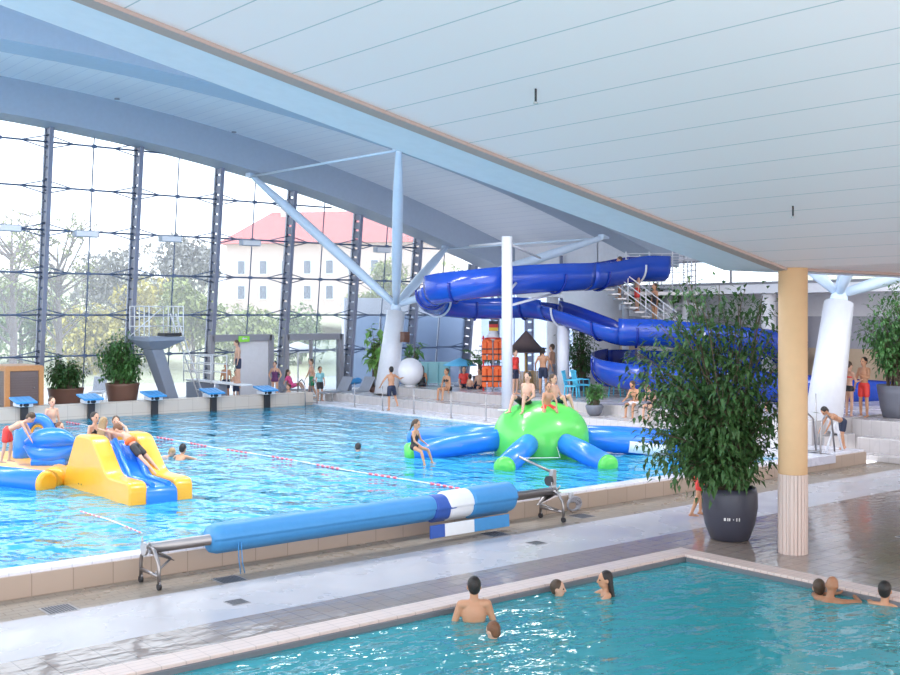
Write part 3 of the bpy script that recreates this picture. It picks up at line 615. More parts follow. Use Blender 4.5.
lip(.62,-.10,.24).build('upper_lip','inf_blue',t); lip(.24,.24,.25).build('lower_lip','inf_blue',t); b=MB(); b.ell((0,0,.42),(.4,.12,.07),Matrix.Rotation(R(-39.4),3,'Z')); b.build('mouth_gap','cover_dark',t); b=MB(); b.box((0,0,.09),(.8,.5,.18),Matrix.Rotation(R(-39.4),3,'Z')); b.build('base','inf_blue',t,bevel=.06)
p=gd(38,455,27.6); t=thing('inflatable_arch','blue inflatable arch with yellow lining at the far end of the platform','inflatable',(p.x,p.y,.4))
def arch(r,w,tr,mt,nm,dz=0):
    b=MB(); pts=[ax*(r*math.cos(a))+V((0,0,.28+dz+r*1.25*math.sin(a))) for a in[PI*i/16 for i in range(17)]]; pts=[ax*r+V((0,0,-.2))]+pts+[ax*-r+V((0,0,-.2))]; b.tube(pts,tr,14); b.build(nm,mt,t)
arch(.31,.2,.13,'inf_blue','arch_tube',.36); arch(.165,.1,.035,'inf_yellow','lining',.36)
p=gd(21,460,26.6); t=thing('inflatable_pillar','upright blue inflatable pillar behind the boy in red shorts','inflatable',(p.x+.1,p.y+.2,.5)); b=MB(); b.tube([(0,0,0),(0,0,.1),(0,0,.7),(0,0,.85)],[.2,.23,.19,.08],18); b.build('pillar','inf_blue',t)
# ================================================================ WATER SLIDE
def crm(pts,n=8):
    out=[]
    for i in range(len(pts)-1):
        p0=pts[max(i-1,0)];p1=pts[i];p2=pts[i+1];p3=pts[min(i+2,len(pts)-1)]
        for k in range(n):
            u=k/n; out.append(.5*((2*p1)+(p2-p0)*u+(2*p0-5*p1+4*p2-p3)*u*u+(3*p1-p0-3*p2+p3)*u**3))
    return out+[pts[-1]]
sp=[(662,268,44),(636,268,43.4),(610,273,42.6),(585,276,41.6),(555,277,40.6),(520,279,39.7),(485,282,39.2),(455,286,39.2),(437,290,39.9),(430,296,41),(437,301,42.2),(460,304,43),(490,305,43.2),(525,304,42.8),(550,307,42),(575,315,41),(600,324,40.2),(620,330,39.8),(655,331,39.7),(700,335,39.7),(740,339,39.9),(770,343,40.8),(788,349,42.0),(784,354,43),(764,359,43.8),(730,361,44.3),(690,360,44.3),(650,358,43.8),(622,358,42.6),(608,363,41),(618,370,39.8),(650,375,39),(700,379,38.4),(755,383,38),(810,387,38),(862,391,38.6),(910,394,39.4)]
pts=[gd(*q) for q in sp]; path=crm(pts,6)
t=thing('water_slide','long winding blue water slide flume on white supports at the back right','water slide',(0,0,0))
def flume(i0,i1,r,wl,wr,nm='flume',mt=('slide_blue','slide_inner')):
    b=MB(); vs=[]; seg=14; th=.05; K=i1-i0+1; rows=2*(seg+3)
    for i in range(i0,i1+1):
        d=(path[min(i+1,len(path)-1)]-path[max(i-1,0)]).normalized(); s=V((d.y,-d.x,0)).normalized(); u=V((0,0,1)); c=path[i]
        o=[];n=[]
        for j in range(seg+1):
            a=PI+PI*j/seg; o.append(c+(s*math.cos(a)+u*math.sin(a))*r); n.append(c+(s*math.cos(a)+u*math.sin(a))*(r-th))
        L_=[o[0]+u*wl]+o+[o[-1]+u*wr]; I_=[n[0]+u*wl]+n+[n[-1]+u*wr]
        vs+=L_+I_[::-1]
    n=rows
    fo=[];fi=[]
    for i in range(K-1):
        for j in range(n):
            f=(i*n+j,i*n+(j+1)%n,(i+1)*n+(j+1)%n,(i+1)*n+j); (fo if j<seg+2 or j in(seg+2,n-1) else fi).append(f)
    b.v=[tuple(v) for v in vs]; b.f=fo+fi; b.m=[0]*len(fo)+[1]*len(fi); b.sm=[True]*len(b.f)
    b.f+= [tuple(range(n)),tuple(range((K-1)*n,K*n))]; b.m+=[0,0]; b.sm+=[False,False]
    return b.build(nm,list(mt),t)
Q=6
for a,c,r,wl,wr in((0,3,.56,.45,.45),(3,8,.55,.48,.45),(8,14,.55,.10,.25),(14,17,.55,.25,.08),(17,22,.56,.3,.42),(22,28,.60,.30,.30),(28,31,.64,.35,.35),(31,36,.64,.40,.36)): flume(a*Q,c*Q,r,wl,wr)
for j,i in enumerate(range(Q*1,len(path)-1,9)):
    d=(path[i+1]-path[i-1]).normalized(); s=V((d.y,-d.x,0)).normalized(); b=MB(); r=.60 if i<20*Q else .70; tall=.1 if i<20*Q else .3
    cpts=[path[i]+s*-r+V((0,0,tall))]+[path[i]+(s*math.cos(a)+V((0,0,1))*math.sin(a))*r for a in[PI+PI*k/12 for k in range(13)]]+[path[i]+s*r+V((0,0,tall))]
    b.tube(cpts,.042,6); b.build('joint_flange','slide_inner' if j%3 else 'white_paint',t)
for px,py,X in((507,238,None),):
    pass
def pole(label,px,D,zb,ptop,r,ext=()):
    p=gd(px,315,D); t=thing('slide_support_pole',label,'pole',(p.x,p.y,zb)); b=MB(); b.tube([(0,0,0),(0,0,ptop-zb)],r,18); b.build('pole','white_paint',t); b=MB(); b.lathe([(r*1.7,0),(r*1.7,.04),(r,.05)],(0,0,0),18); b.build('base_flange','white_paint',t)
    for e in ext:
        b=MB(); b.tube([V((0,0,e[0]-zb)),gd(*e[1:])-V((p.x,p.y,zb))],.045,8); b.build('bracket_arm','white_paint',t)
pole('tall white pole in front of the upper slide run, behind the green octopus',507,38.4,.70,6.72,.19,((4.75,516,283,39.0),(4.3,560,292,41.6),(6.5,470,246,44),(6.5,540,258,43)))
pole('shorter white pole under the middle slide bend, right of the straw hut',563,41.3,1.04,3.6,.22)
pole('white pole behind the big leafy plant holding the lower slide loop',668,44.8,1.04,5.0,.2)
# start platform and its stair
p=gd(655,290,44.8); t=thing('slide_platform','white railed start platform above the top end of the blue slide','platform',(p.x,p.y,4.85)); A1=V((SA,-CA,0))
qr=Matrix.Rotation(R(-39.4),3,'Z'); b=MB(); b.box((0,0,0),(2.9,2.4,.14),qr); b.build('deck','steel_dull',t)
B1=V((CA,SA,0))
for pa,pb in(((-1.35,-1.1),(1.4,-1.1)),((-1.35,1.1),(1.4,1.1)),((1.4,-1.1),(1.4,1.1))):
    b=MB(); a=A1*pa[0]+B1*pa[1]; c=A1*pb[0]+B1*pb[1]
    for k in range(7): b.tube([a+V((0,0,.25+.22*k)),c+V((0,0,.25+.22*k))],.018,6)
    for k in range(4): b.tube([a.lerp(c,k/3),a.lerp(c,k/3)+V((0,0,1.65))],.025,6)
    b.build('railing','white_paint',t)
for s in(-1.2,1.2):
    b=MB(); b.tube([A1*s,A1*s+V((0,0,-3.8))],.14,12); b.build('support_leg','white_paint',t)
t=thing('stair_flight','white railed stair curving down from the slide platform','stair',(0,0,0)); b=MB(); n=14; st=[gd(608+ (690-608)*k/n, 290+62*k/n, 43.2-.02*k) for k in range(n+1)]
for k,q in enumerate(st): b.box(q,(.34,1.2,.06),Matrix.Rotation(R(-39.4),3,'Z'))
b.build('tread','steel_dull',t)
for s in(-.6,.6):
    b=MB()
    for h in(.35,.7,1.05): b.tube([q+B1*s+V((0,0,h)) for q in st],.025,6)
    for q in st[::3]: b.tube([q+B1*s,q+B1*s+V((0,0,1.05))],.025,6)
    b.build('railing','white_paint',t)
p=gd(596,318,47.5); t=thing('stair_drum','white round drum wall beneath the slide stair','column',(p.x,p.y,1.04)); b=MB(); b.lathe([(1.0,0),(1.0,2.2),(1.55,4.1)],(0,0,0),36); b.build('drum','plaster_white',t)
# ================================================================ PLANTS
def plant(name,label,loc,pot,crown,nst,nlf,leafL,leafW,lm,cat='plant',seed=1,grp=None,twig=.45,droop=.3,cull=None):
    # pot: list of (r,z) ; crown=(cx,cy,cz,rx,ry,rz) relative
    r_=random.Random(seed); t=thing(name,label,cat,loc,0,grp)
    if pot:
        b=MB(); prof,pm=pot; zt=prof[-1][1]; rt=prof[-1][0]; b.lathe(prof+[(rt-.05,zt),(rt-.06,zt-.08)],(0,0,0),36); b.build('pot',pm,t); b=MB(); b.lathe([(.001,zt-.07),(rt-.05,zt-.08)],(0,0,0),24,caps=False); b.build('soil','soil',t)
    else: zt=0; rt=.15
    cx,cy,cz,rx,ry,rz=crown; sb=MB(); lb=MB(); per=max(1,nlf//nst)
    for i in range(nst):
        while True:
            q=V((r_.uniform(-1,1),r_.uniform(-1,1),r_.uniform(-1,1)))
            if .5<q.length<1: break
        tip=V((cx+q.x*rx,cy+q.y*ry,cz+q.z*rz))
        if cull and cull(tip): tip.y=-.6
        a=r_.uniform(0,2*PI); s0=V((rt*.5*math.cos(a),rt*.5*math.sin(a),zt-.08))
        mid=V((s0.x*.6+tip.x*.4*r_.uniform(.5,1),s0.y*.6+tip.y*.4*r_.uniform(.5,1),max(zt+.15,zt*.35+ .65*max(tip.z,zt+.6)+.25)))
        pts=[]
        for k in range(9):
            u=k/8; pts.append(s0*(1-u)**2+mid*2*u*(1-u)+tip*u*u)
        sb.tube(pts,[.016*(1-.75*k/8)+.002 for k in range(9)],5)
        for j in range(per):
            u=r_.uniform(.38,1.0)**.8; k=min(int(u*8),7); c=pts[k].lerp(pts[k+1],u*8-k)
            o=V((r_.gauss(0,1),r_.gauss(0,1),r_.gauss(-.1,.8))).normalized()*twig*r_.random()**.7
            d=(o.normalized()*.8+V((r_.uniform(-1,1),r_.uniform(-1,1),r_.uniform(-.9,.4)))*.6)
            if c.z+o.z<zt+.0 and (V((c.x+o.x,c.y+o.y)).length<rt+.1): continue
            if cull and cull(c+o): continue
            L=leafL*r_.uniform(.65,1.25); lb.leaf(c+o,d,L,leafW*L/leafL,droop=droop*r_.uniform(.3,1.6))
    sb.build('stems','stem_brown',t,fix=False); lb.build('foliage',lm,t,fix=False); return t
pot_big=([(.30,0),(.34,.02),(.44,.28),(.49,.58),(.485,.82),(.46,.93)],'pot_slate')
PB=(16.42,12.12,0)
t=plant('potted_plant','huge leafy potted plant in a slate round pot left of the cream pillar',PB,pot_big,(-.02,.40,2.70,1.62,1.62,2.1),150,8600,.165,.07,'leaf_dark',seed=3,twig=.42,cull=lambda q:q.y<-.95)
for g in [c for c in t.children if c.name.startswith('pot')]:
    b=MB(); d=V((-CA,-SA,0)); s=V((SA,-CA,0))
    for i,(o,w,h) in enumerate(((-.20,.035,.05),(-.15,.02,.05),(-.12,.02,.05),(-.055,.015,.015),(.0,.018,.055),(.045,.018,.055))):
        c=(d*.488+s*0).normalized(); a=o/.48; q=(d*math.cos(a)+s*math.sin(a))*.489+V((0,0,.43)); b.bar(q-V((0,0,h/2)),q+V((0,0,h/2)),w,.006,up=d)
    b.build('chalk_mark','chalk',g,fix=False)
plant('potted_plant','tall bushy plant in a grey round pot at the right edge, on the terrace',(30.75,16.75,1.0),([(.42,0),(.50,.3),(.56,.7),(.60,.95)],'pot_grey'),(.0,-.1,2.75,1.25,1.25,1.35),70,3600,.17,.07,'leaf_mid',seed=5)
plant('potted_bush','low round dark bush in a brown pot beside the wooden cabinet',(15.85,42.9,.36),([(.52,0),(.60,.3),(.68,.75),(.70,.8)],'pot_brown'),(0,0,1.35,.85,.85,.62),60,2600,.17,.07,'leaf_dark',seed=8,twig=.3)
plant('potted_bush','taller bright green bush in a brown pot left of the diving tower',(18.15,42.9,.36),([(.50,0),(.58,.3),(.66,.8),(.68,.9)],'pot_brown'),(0,0,1.95,.95,.95,1.15),70,3000,.19,.09,'leaf_mid',seed=9,twig=.35)
plant('potted_bush','small green shrub in a round grey pot on the terrace step by the octopus',(26.75,25.1,.70),([(.16,0),(.24,.1),(.30,.3),(.27,.36)],'pot_grey'),(0,0,.68,.34,.34,.30),30,700,.13,.07,'leaf_mid',seed=11,twig=.16)
p=gd(580,365,43.5); plant('potted_plant','leafy tree in a dark pot right of the shorter white slide pole',(p.x,p.y,1.04),([(.35,0),(.42,.5)],'pot_slate'),(0,0,1.75,.75,.75,1.1),45,1600,.16,.075,'leaf_dark',seed=13)
p=gd(376,360,49.0); plant('tall_plant','tall plant with broad yellow green leaves beside the far tree column',(p.x,p.y,.36),([(.3,0),(.36,.5)],'pot_brown'),(.1,0,2.4,.55,.55,1.15),22,130,.50,.30,'leaf_bright',seed=14,twig=.3)
p=gd(412,365,49.5); plant('tall_plant','thin broad leaved plant just right of the far tree column',(p.x,p.y,.36),([(.3,0),(.36,.5)],'pot_brown'),(0,0,2.0,.35,.35,1.0),14,60,.5,.26,'leaf_mid',seed=15,twig=.25)
p=gd(480,390,46.5); t=thing('potted_palm','young palm with long arching fronds left of the orange life jackets','plant',(p.x,p.y,1.04)); b=MB(); b.lathe([(.25,0),(.32,.4)],(0,0,0),20); b.build('pot','pot_slate',t); b=MB(); b.tube([(0,0,.35),(0,0,.9)],.09,10); b.build('trunk','bark',t); r_=random.Random(4)
for k in range(15):
    a=2*PI*k/15+r_.uniform(-.2,.2); el=r_.uniform(.5,1.25); L=r_.uniform(1.0,1.5); b=MB(); d=V((math.cos(a)*math.cos(el),math.sin(a)*math.cos(el),math.sin(el))); pts=[V((0,0,.85))+d*L*u-V((0,0,1))*.45*u*u*L for u in[i/8 for i in range(9)]]; b.tube(pts,.012,5)
    for i in range(1,9):
        s,u=frame(pts[i]-pts[i-1])
        for sg in(-1,1): b.leaf(pts[i],(s*sg*.8+(pts[i]-pts[i-1]).normalized()*.7),.42*(1-abs(i-4)/9),.085,droop=.35)
    b.build('frond','leaf_mid',t,fix=False)
p=gd(660,288,46.0); t=plant('gallery_plant','green trailing plants in a white trough under the slide platform',(p.x-1.4,p.y+.6,4.35),None,(1.1,-.9,.45,1.9,1.0,.30),40,1000,.2,.1,'leaf_mid',seed=17,twig=.3); b=MB(); b.box((1.1,-.9,.0),(3.4,.45,.30),qr); b.build('trough','plaster_white',t); b=MB(); b.tube([(1.1,-.9,-.1),(1.1,-.9,-3.3)],.16,12); b.build('trough_post','plaster_white',t)
# ================================================================ POOLSIDE OBJECTS
t=thing('wooden_cabinet','orange wooden slatted cabinet at the left end of the far deck','cabinet',(13.5,41.6,.36)); b=MB(); W,Dp,Hh=1.2,1.9,1.78
for x in(-W/2,W/2):
    for y in(-Dp/2,Dp/2): b.box((x,y,Hh/2),(.17,.17,Hh))
for z in(.08,Hh-.08):
    for y in(-Dp/2,Dp/2): b.box((0,y,z),(W,.15,.16))
    for x in(-W/2,W/2): b.box((x,0,z),(.15,Dp,.16))
b.box((0,0,Hh),(W+.1,Dp+.1,.06)); b.build('frame','wood_orange',t,bevel=.01)
for nm,c,d,ax in(('louvre_door',(0,-Dp/2+.01,Hh/2),(W-.2,.05,Hh-.3),'y'),('louvre_door',(-W/2+.01,0,Hh/2),(.05,Dp-.2,Hh-.3),'x')):
    b=MB(); b.box(c,d)
    for k in range(14):
        z=.22+k*.09
        b.box((c[0]-(.03 if ax=='x' else 0),c[1]-(.03 if ax=='y' else 0),z),(d[0] if ax=='y' else .04,d[1] if ax=='x' else .04,.05))
    o=b.build(nm,'louvre_dark',t); b=MB(); b.ell((c[0]-(.05 if ax=='x' else -.35),c[1]-(.05 if ax=='y' else -.6),1.0),.035); b.build('knob','steel',o)
# diving tower
bs=V((19.95,42.2,.36)); tp=gy(153,349,41.6)
t=thing('diving_tower','slanted grey concrete diving tower with railed platform before the glass front','diving tower',bs); b=MB(); q=tp-bs
def quadcol(a,bb,wa,da,wb,db,mb):
    vs=[a+V((x*wa/2,y*da/2,0)) for x,y in((-1,-1),(1,-1),(1,1),(-1,1))]+[bb+V((x*wb/2,y*db/2,0)) for x,y in((-1,-1),(1,-1),(1,1),(-1,1))]
    mb.add(vs,[(3,2,1,0),(4,5,6,7),(0,1,5,4),(1,2,6,5),(2,3,7,6),(3,0,4,7)])
quadcol(V((0,0,0)),q,.46,.7,.5,.9,b); b.build('pylon','concrete',t,bevel=.03); b=MB(); quadcol(q,q+V((.15,0,.34)),.55,1.0,1.5,1.9,b); b.box(q+V((.15,0,.42)),(1.5,1.9,.16)); b.build('platform','concrete',t,bevel=.02)
pz=q+V((.15,0,.50))
for (xa,ya,xb,yb) in((-.72,-.9,-.72,.92),(.72,-.9,.72,.92),(-.72,.92,.72,.92)):
    b=MB()
    for h in(.4,.8,1.2): b.tube([pz+V((xa,ya,h)),pz+V((xb,yb,h))],.022,6)
    for k in range(5): b.tube([pz+V((xa,ya+(yb-ya)*k/4,0)),pz+V((xb,ya+(yb-ya)*k/4,1.2))],.022,6)
    b.build('railing','block_white',t)
b=MB(); b.box(pz+V((.3,-.55,.08)),(.7,.7,.12)); b.build('jump_plate','black',t); b=MB(); lt=pz+V((.85,.3,.9)); lo=V((1.45,.1,0))
for s in(-.25,.25): b.tube([lt+V((0,s,0)),lo+V((0,s,0))],.03,8)
for k in range(9): b.tube([lt.lerp(lo,k/9+.08)+V((0,-.25,0)),lt.lerp(lo,k/9+.08)+V((0,.25,0))],.02,6)
b.build('ladder','block_white',t)
t=thing('springboard','white springboard with side rails between diving tower and doors','diving board',(21.66,41.6,.36)); b=MB(); b.box((0,-.1,.86),(.50,4.9,.07)); b.build('board','block_white',t,bevel=.015); b=MB(); b.box((0,1.5,.4),(.7,1.2,.8)); b.build('stand','concrete',t,bevel=.02); b=MB(); b.box((0,-.4,.41),(.4,.32,.82)); b.build('fulcrum','concrete',t,bevel=.02)
for s in(-.36,.36):
    b=MB()
    for h in(1.25,1.6,1.95): b.tube([(s,2.3,h),(s,-.2,h)],.025,6)
    for y in(2.3,1.05,-.2): b.tube([(s,y,.8),(s,y,1.95)],.025,6)
    b.build('rail','block_white',t)
t=thing('exit_sign','small green exit sign above the left glass door','sign',gy(244,339,44.05)); b=MB(); b.box((0,0,0),(.52,.06,.26)); b.build('panel','exit_green',t); b=MB(); b.add([(-.14,-.035,.02),(-.04,-.035,.09),(-.04,-.035,.045),(.14,-.035,.045),(.14,-.035,-.005),(-.04,-.035,-.005),(-.04,-.035,-.05)],[tuple(range(7))]); b.build('arrow','block_white',t,fix=False)
# loungers
lg=None
def lounger(px,py,rz,label):
    global lg
    p=gz(px,py,.36)
    if lg is not None: return dup(lg,p,R(rz),label)
    lg=t=thing('sun_lounger',label,'sun lounger',p,R(rz),'loungers before the glass front')
    b=MB()
    for y in(-.3,.3): b.tube([(-.9,y,.34),(.35,y,.34)],.025,8)
    for x in(-.9,.35): b.tube([(x,-.3,.34),(x,.3,.34)],.025,8)
    b.build('frame','steel_dull',t)
    for x in(-.75,.25):
        for y in(-.3,.3): b=MB(); b.tube([(x,y,.34),(x,y,0)],.022,8); b.build('leg','steel_dull',t)
    b=MB(); b.box((-.28,0,.37),(1.24,.56,.05)); b.build('seat','fabric_grey',t,bevel=.02); b=MB(); q=Matrix.Rotation(R(-50),3,'Y'); b.box((.58,0,.66),(.78,.56,.05),q); b.build('backrest','fabric_grey',t,bevel=.02)
lounger(98,400,60,'grey sun lounger between the two potted bushes'); lounger(337,400,20,'grey sun lounger with raised back just right of the glass doors'); lounger(359,400,20,'grey sun lounger left of the far tree column'); lounger(292,398,130,'grey sun lounger under the woman in pink')
t=thing('towel','bright blue towel heaped on a lounger left of the far column','towel',gz(354,391,.36)+V((0,0,.40))); b=MB(); r_=random.Random(2)
b.ell((0,0,.06),(.42,.26,.14)); b.ell((.25,.05,.08),(.2,.2,.16)); b.build('towel','block_blue',t)
b=MB(); o=MB(); 
t=thing('globe_lamp','big white globe lamp on the terrace edge beside the far column','lamp',gx(410,391,27.9)); t.location.z=1.04; b=MB(); b.ell((0,0,.60),.58,None,32,18); b.build('globe','globe_white',t); b=MB(); b.lathe([(.25,0),(.22,.06)],(0,0,0),20); b.build('base','block_white',t)
p=gd(428,384,47); t=thing('teal_screen','low teal glass screen behind the globe lamp','screen',(p.x,p.y,1.04)); b=MB(); 
for k in range(5): b.bar(A1*(-.9+k*.45),A1*(-.9+k*.45)+V((0,0,.95)),.05,.05)
b.bar(A1*-.95+V((0,0,.95)),A1*.95+V((0,0,.95)),.06,.05); b.bar(A1*-.95+V((0,0,.1)),A1*.95+V((0,0,.1)),.06,.05); b.build('frame','teal',t); b=MB(); b.bar(A1*-.9+V((0,0,.52)),A1*.9+V((0,0,.52)),.02,.8); b.build('pane','teal',t)
p=gd(460,390,46); t=thing('parasol','small sky blue parasol over the people on the terrace','parasol',(p.x,p.y,1.04)); b=MB(); b.tube([(0,0,0),(0,0,1.15)],.03,8); b.build('pole','block_white',t); b=MB(); b.lathe([(.72,.86),(.70,.90),(.35,1.05),(.03,1.18)],(0,0,0),8); b.build('canopy','parasol_blue',t); b=MB(); b.lathe([(.25,0),(.25,.06),(.05,.08)],(0,0,0),16); b.build('foot','concrete',t)
p=gd(493,408,43.5); t=thing('jacket_rack','tall red rack for orange life jackets left of the white pole','rack',(p.x,p.y,1.04)); b=MB()
for s in(-.38,.38): b.tube([A1*s,A1*s+V((0,0,2.15))],.03,8); b.tube([A1*s-B1*.3+V((0,0,.03)),A1*s+B1*.3+V((0,0,.03))],.03,8)
for z in(.95,2.05): b.tube([A1*-.45+V((0,0,z)),A1*.45+V((0,0,z))],.025,8)
b.build('frame','red',t)
RK=V(t.location); jk=None; names=['upper left','upper right','lower left','lower right']
for i,(s,z) in enumerate(((-.24,1.98),(.22,1.98),(-.24,.92),(.22,.92))):
    loc=RK+A1*s-B1*.12+V((0,0,z)); L='orange life jacket hanging %s on the red rack'%names[i]
    if jk is None:
        jk=t=thing('life_jacket',L,'life jacket',loc,R(-39.4),'life jackets on the red rack'); b=MB()
        for q in(-.11,.11): b.box((q,-.03,-.42),(.18,.14,.72))
        b.box((0,.05,-.30),(.40,.08,.5)); b.ell((0,0,-.04),(.2,.1,.09)); b.build('foam','orange',t,bevel=.05,seg=3); b=MB()
        for q in(-.55,-.35): b.box((0,-.11,q),(.42,.02,.045))
        b.build('strap','black',t)
    else: dup(jk,loc,R(-39.4),L)
p=gd(493,330,43.8); t=thing('flag','black red and gold flag on a white pole above the life jackets','flag',(p.x,p.y,1.04)); b=MB(); b.tube([(0,0,0),(0,0,2.85)],.02,8); b.build('pole','block_white',t)
for i,m_ in enumerate(('gold','red','black')): b=MB(); b.box((-.0,-.03,2.40+.13*i),(.36,.02,.13),qr); b.build('stripe',m_,t)
b=MB(); b.lathe([(.32,1.95),(.16,2.3),(.12,2.34)],(0,0,0),14); b.build('white_cone','block_white',t)
p=gd(526,392,44.5); t=thing('straw_hut','small bamboo hut with conical straw roof behind the octopus','hut',(p.x,p.y,1.04)); b=MB(); b.lathe([(.80,1.50),(.82,1.46),(.45,1.85),(.10,2.25),(.02,2.32)],(0,0,0),28); b.build('roof','thatch',t)
for x in(-.42,.42):
    for y in(-.42,.42): b=MB(); b.tube([(x,y,0),(x,y,1.6)],.045,8); b.build('post','bamboo',t)
b=MB()
for k in range(9):
    for (a,c) in(((-.42,-.42),(.42,-.42)),((.42,-.42),(.42,.42)),((-.42,.42),(-.42,-.42))): q=V((*a,0)).lerp(V((*c,0)),k/8); b.tube([q,q+V((0,0,.72))],.03,6)
b.build('railing','bamboo',t)
ch=None
def chair(px,D,rz,label):
    global ch
    p=gd(px,390,D); p.z=1.04
    if ch is not None: return dup(ch,p,R(rz),label)
    ch=t=thing('plastic_chair',label,'chair',p,R(rz),'turquoise plastic chairs')
    b=MB(); b.box((0,0,.43),(.46,.48,.05)); b.build('seat','chair_cyan',t,bevel=.02)
    for x in(-.2,.2):
        for y in(-.2,.2): b=MB(); b.tube([(x*1.15,y*1.15,0),(x,y,.42)],.025,8); b.build('leg','chair_cyan',t)
    b=MB(); q=Matrix.Rotation(R(-12),3,'Y')
    for y in(-.16,-.05,.06,.17): b.box((-.27,y,.70),(.03,.08,.5),q)
    b.box((-.32,0,.93),(.035,.46,.09),q); b.build('backrest','chair_cyan',t,bevel=.01)
    for y in(-.24,.24): b=MB(); b.tube([(-.25,y,.64),(.2,y,.64),(.22,y,.42)],.022,8); b.build('armrest','chair_cyan',t)
chair(572,39.5,-60,'turquoise plastic chair below the shorter slide pole'); chair(581,40.2,-20,'turquoise plastic chair in front of the potted tree'); chair(617,40.5,200,'turquoise plastic chair under the left end of the lower slide loop')
# stanchions and ladders on the pool rim
s0=None
for i,(px,py) in enumerate(((354.6,407),(382.5,411),(414,414),(451,418),(486,422))):
    p=gz(px,py,.37); L='thin grey stanchion post on the pool rim, '+('left of the jumping boy','right of the jumping boy','below the globe lamp','below the seated woman','beside the tall white slide pole')[i]
    if s0 is None:
        s0=t=thing('stanchion',L,'post',p,0,'stanchions along the pool rim'); b=MB(); b.tube([(0,0,0),(0,0,.95)],.018,8); b.build('post','steel_dull',t); b=MB(); b.lathe([(.06,0),(.06,.02),(.02,.03)],(0,0,0),12); b.build('foot','steel_dull',t)
    else: dup(s0,p,0,L)
def ladder(label,loc,rz,h=1.0):
    t=thing('pool_ladder',label,'ladder',loc,R(rz))
    for s in(-.28,.28): b=MB(); b.tube([(-.45,s,-.5),(-.42,s,.3),(-.35,s,h*.85),(-.15,s,h),(.1,s,h*.85),(.25,s,0)],.025,8); b.build('handrail','steel',t)
    b=MB()
    for z in(-.45,-.2,.05): b.box((-.44,0,z),(.08,.56,.03))
    b.build('step','steel',t)
ladder('bright pool ladder at the far corner beside the boy in trunks',(24.35,39.0,.37),90); ladder('pool ladder rails before the bent boy, right of the cream pillar',(26.35,16.55,.37),0,1.0)
t=thing('rail_post','tall thin rail post on the pool ledge right of the cream pillar','post',gz(816,452,.37)); b=MB(); b.tube([(0,0,0),(0,0,1.55)],.022,8); b.build('post','steel_dull',t); b=MB(); b.lathe([(.07,0),(.07,.02)],(0,0,0),12); b.build('foot','steel_dull',t)
t=thing('slide_rail','diagonal white rail beside the bent boy on the pool ledge','rail',gz(826,452,.37)); b=MB(); b.tube([(0,0,0),A1*.35+B1*.3+V((0,0,.75))],.03,8); b.tube([A1*.35+B1*.3+V((0,0,.75)),A1*.55+B1*.3+V((0,0,.0))],.03,8); b.build('rail','white_paint',t)
# ================================================================ PEOPLE IN THE SCENE
fc=CAMW
HANG=P(torso=(.15,0,1),ual=(.9,.35,.05),fal=(.75,-.6,.12),uar=(.9,-.35,.05),far=(.75,.6,.12),thl=(-.35,.1,-1),thr=(-.2,-.1,-1),shl=(-.6,0,-1),shr=(-.7,0,-1))
g=gz(474,622,-.07); person('man seen from behind standing waist deep at the small pool edge',(g.x,g.y,-1.30),AWAY+6,P(ual=(.12,.32,-1),fal=(.55,-.25,-.55),uar=(.12,-.34,-1),far=(.55,.05,-.6)),1.84,'feet','skin_tan','hair_black','short',('trunks','navy'),vox=.012,wid=1.04)
p=gd(493,622,13.9); person('child with wet brown hair swimming just behind the standing man',p,LEFT-45,P(torso=(.6,0,.8),head=(.25,0,1),ual=(.8,.5,-.5),fal=(1,0,-.2),uar=(.8,-.5,-.5),far=(1,0,-.2),thl=(-.4,.1,-1),thr=(-.2,-.1,-1),shl=(-.8,0,-.8),shr=(-.7,0,-.8)),1.15,'head','skin_light','hair_red','short',('trunks','navy'),vox=.012)
p=gd(558,580,16.0); person('wet haired boy in the small pool between the man and the girl',p,RIGHT-14,P(torso=(.05,.1,1),ual=(.3,.9,-.3),fal=(.6,.7,-.2),uar=(.5,-.5,-.8),far=(.8,-.2,-.6)),1.42,'head','skin_light','hair_brown','short',('trunks','green'),vox=.012)
p=gd(605,571,16.0); person('girl with long wet dark hair holding the small pool edge',p,LEFT+8,P(torso=(.05,0,1),ual=(.8,.4,-.45),fal=(1,-.1,.05),uar=(.8,-.4,-.45),far=(1,.1,.05),thl=(.3,.1,-1),thr=(-.2,-.1,-1)),1.50,'head','skin_tan','hair_black','long',('bikini','navy'),vox=.012)
p=gd(832,577,15.75); person('bald headed man leaning on the pool edge, left of the black haired man',p,RIGHT+50,P(torso=(.35,0,1),head=(.5,0,1),ual=(.85,.55,-.05),fal=(.5,-.8,.1),uar=(.8,-.6,-.05),far=(.75,.55,.12),thl=(-.3,.1,-1),thr=(-.2,-.1,-1)),1.76,'head','skin_brown',None,'bald',('trunks','navy'),vox=.013)
p=gd(819,579,16.0); person('person with brown hair hugging close to the bald man at the pool edge',p,RIGHT+75,HANG,1.66,'head','skin_tan','hair_brown','short',('swimsuit','black'),vox=.013)
p=gd(885,581,15.5); person('black haired man resting his arms on the pool edge at the right border',p,RIGHT+58,HANG,1.76,'head','skin_tan','hair_black','short',('trunks','black'),vox=.013,wid=1.05)
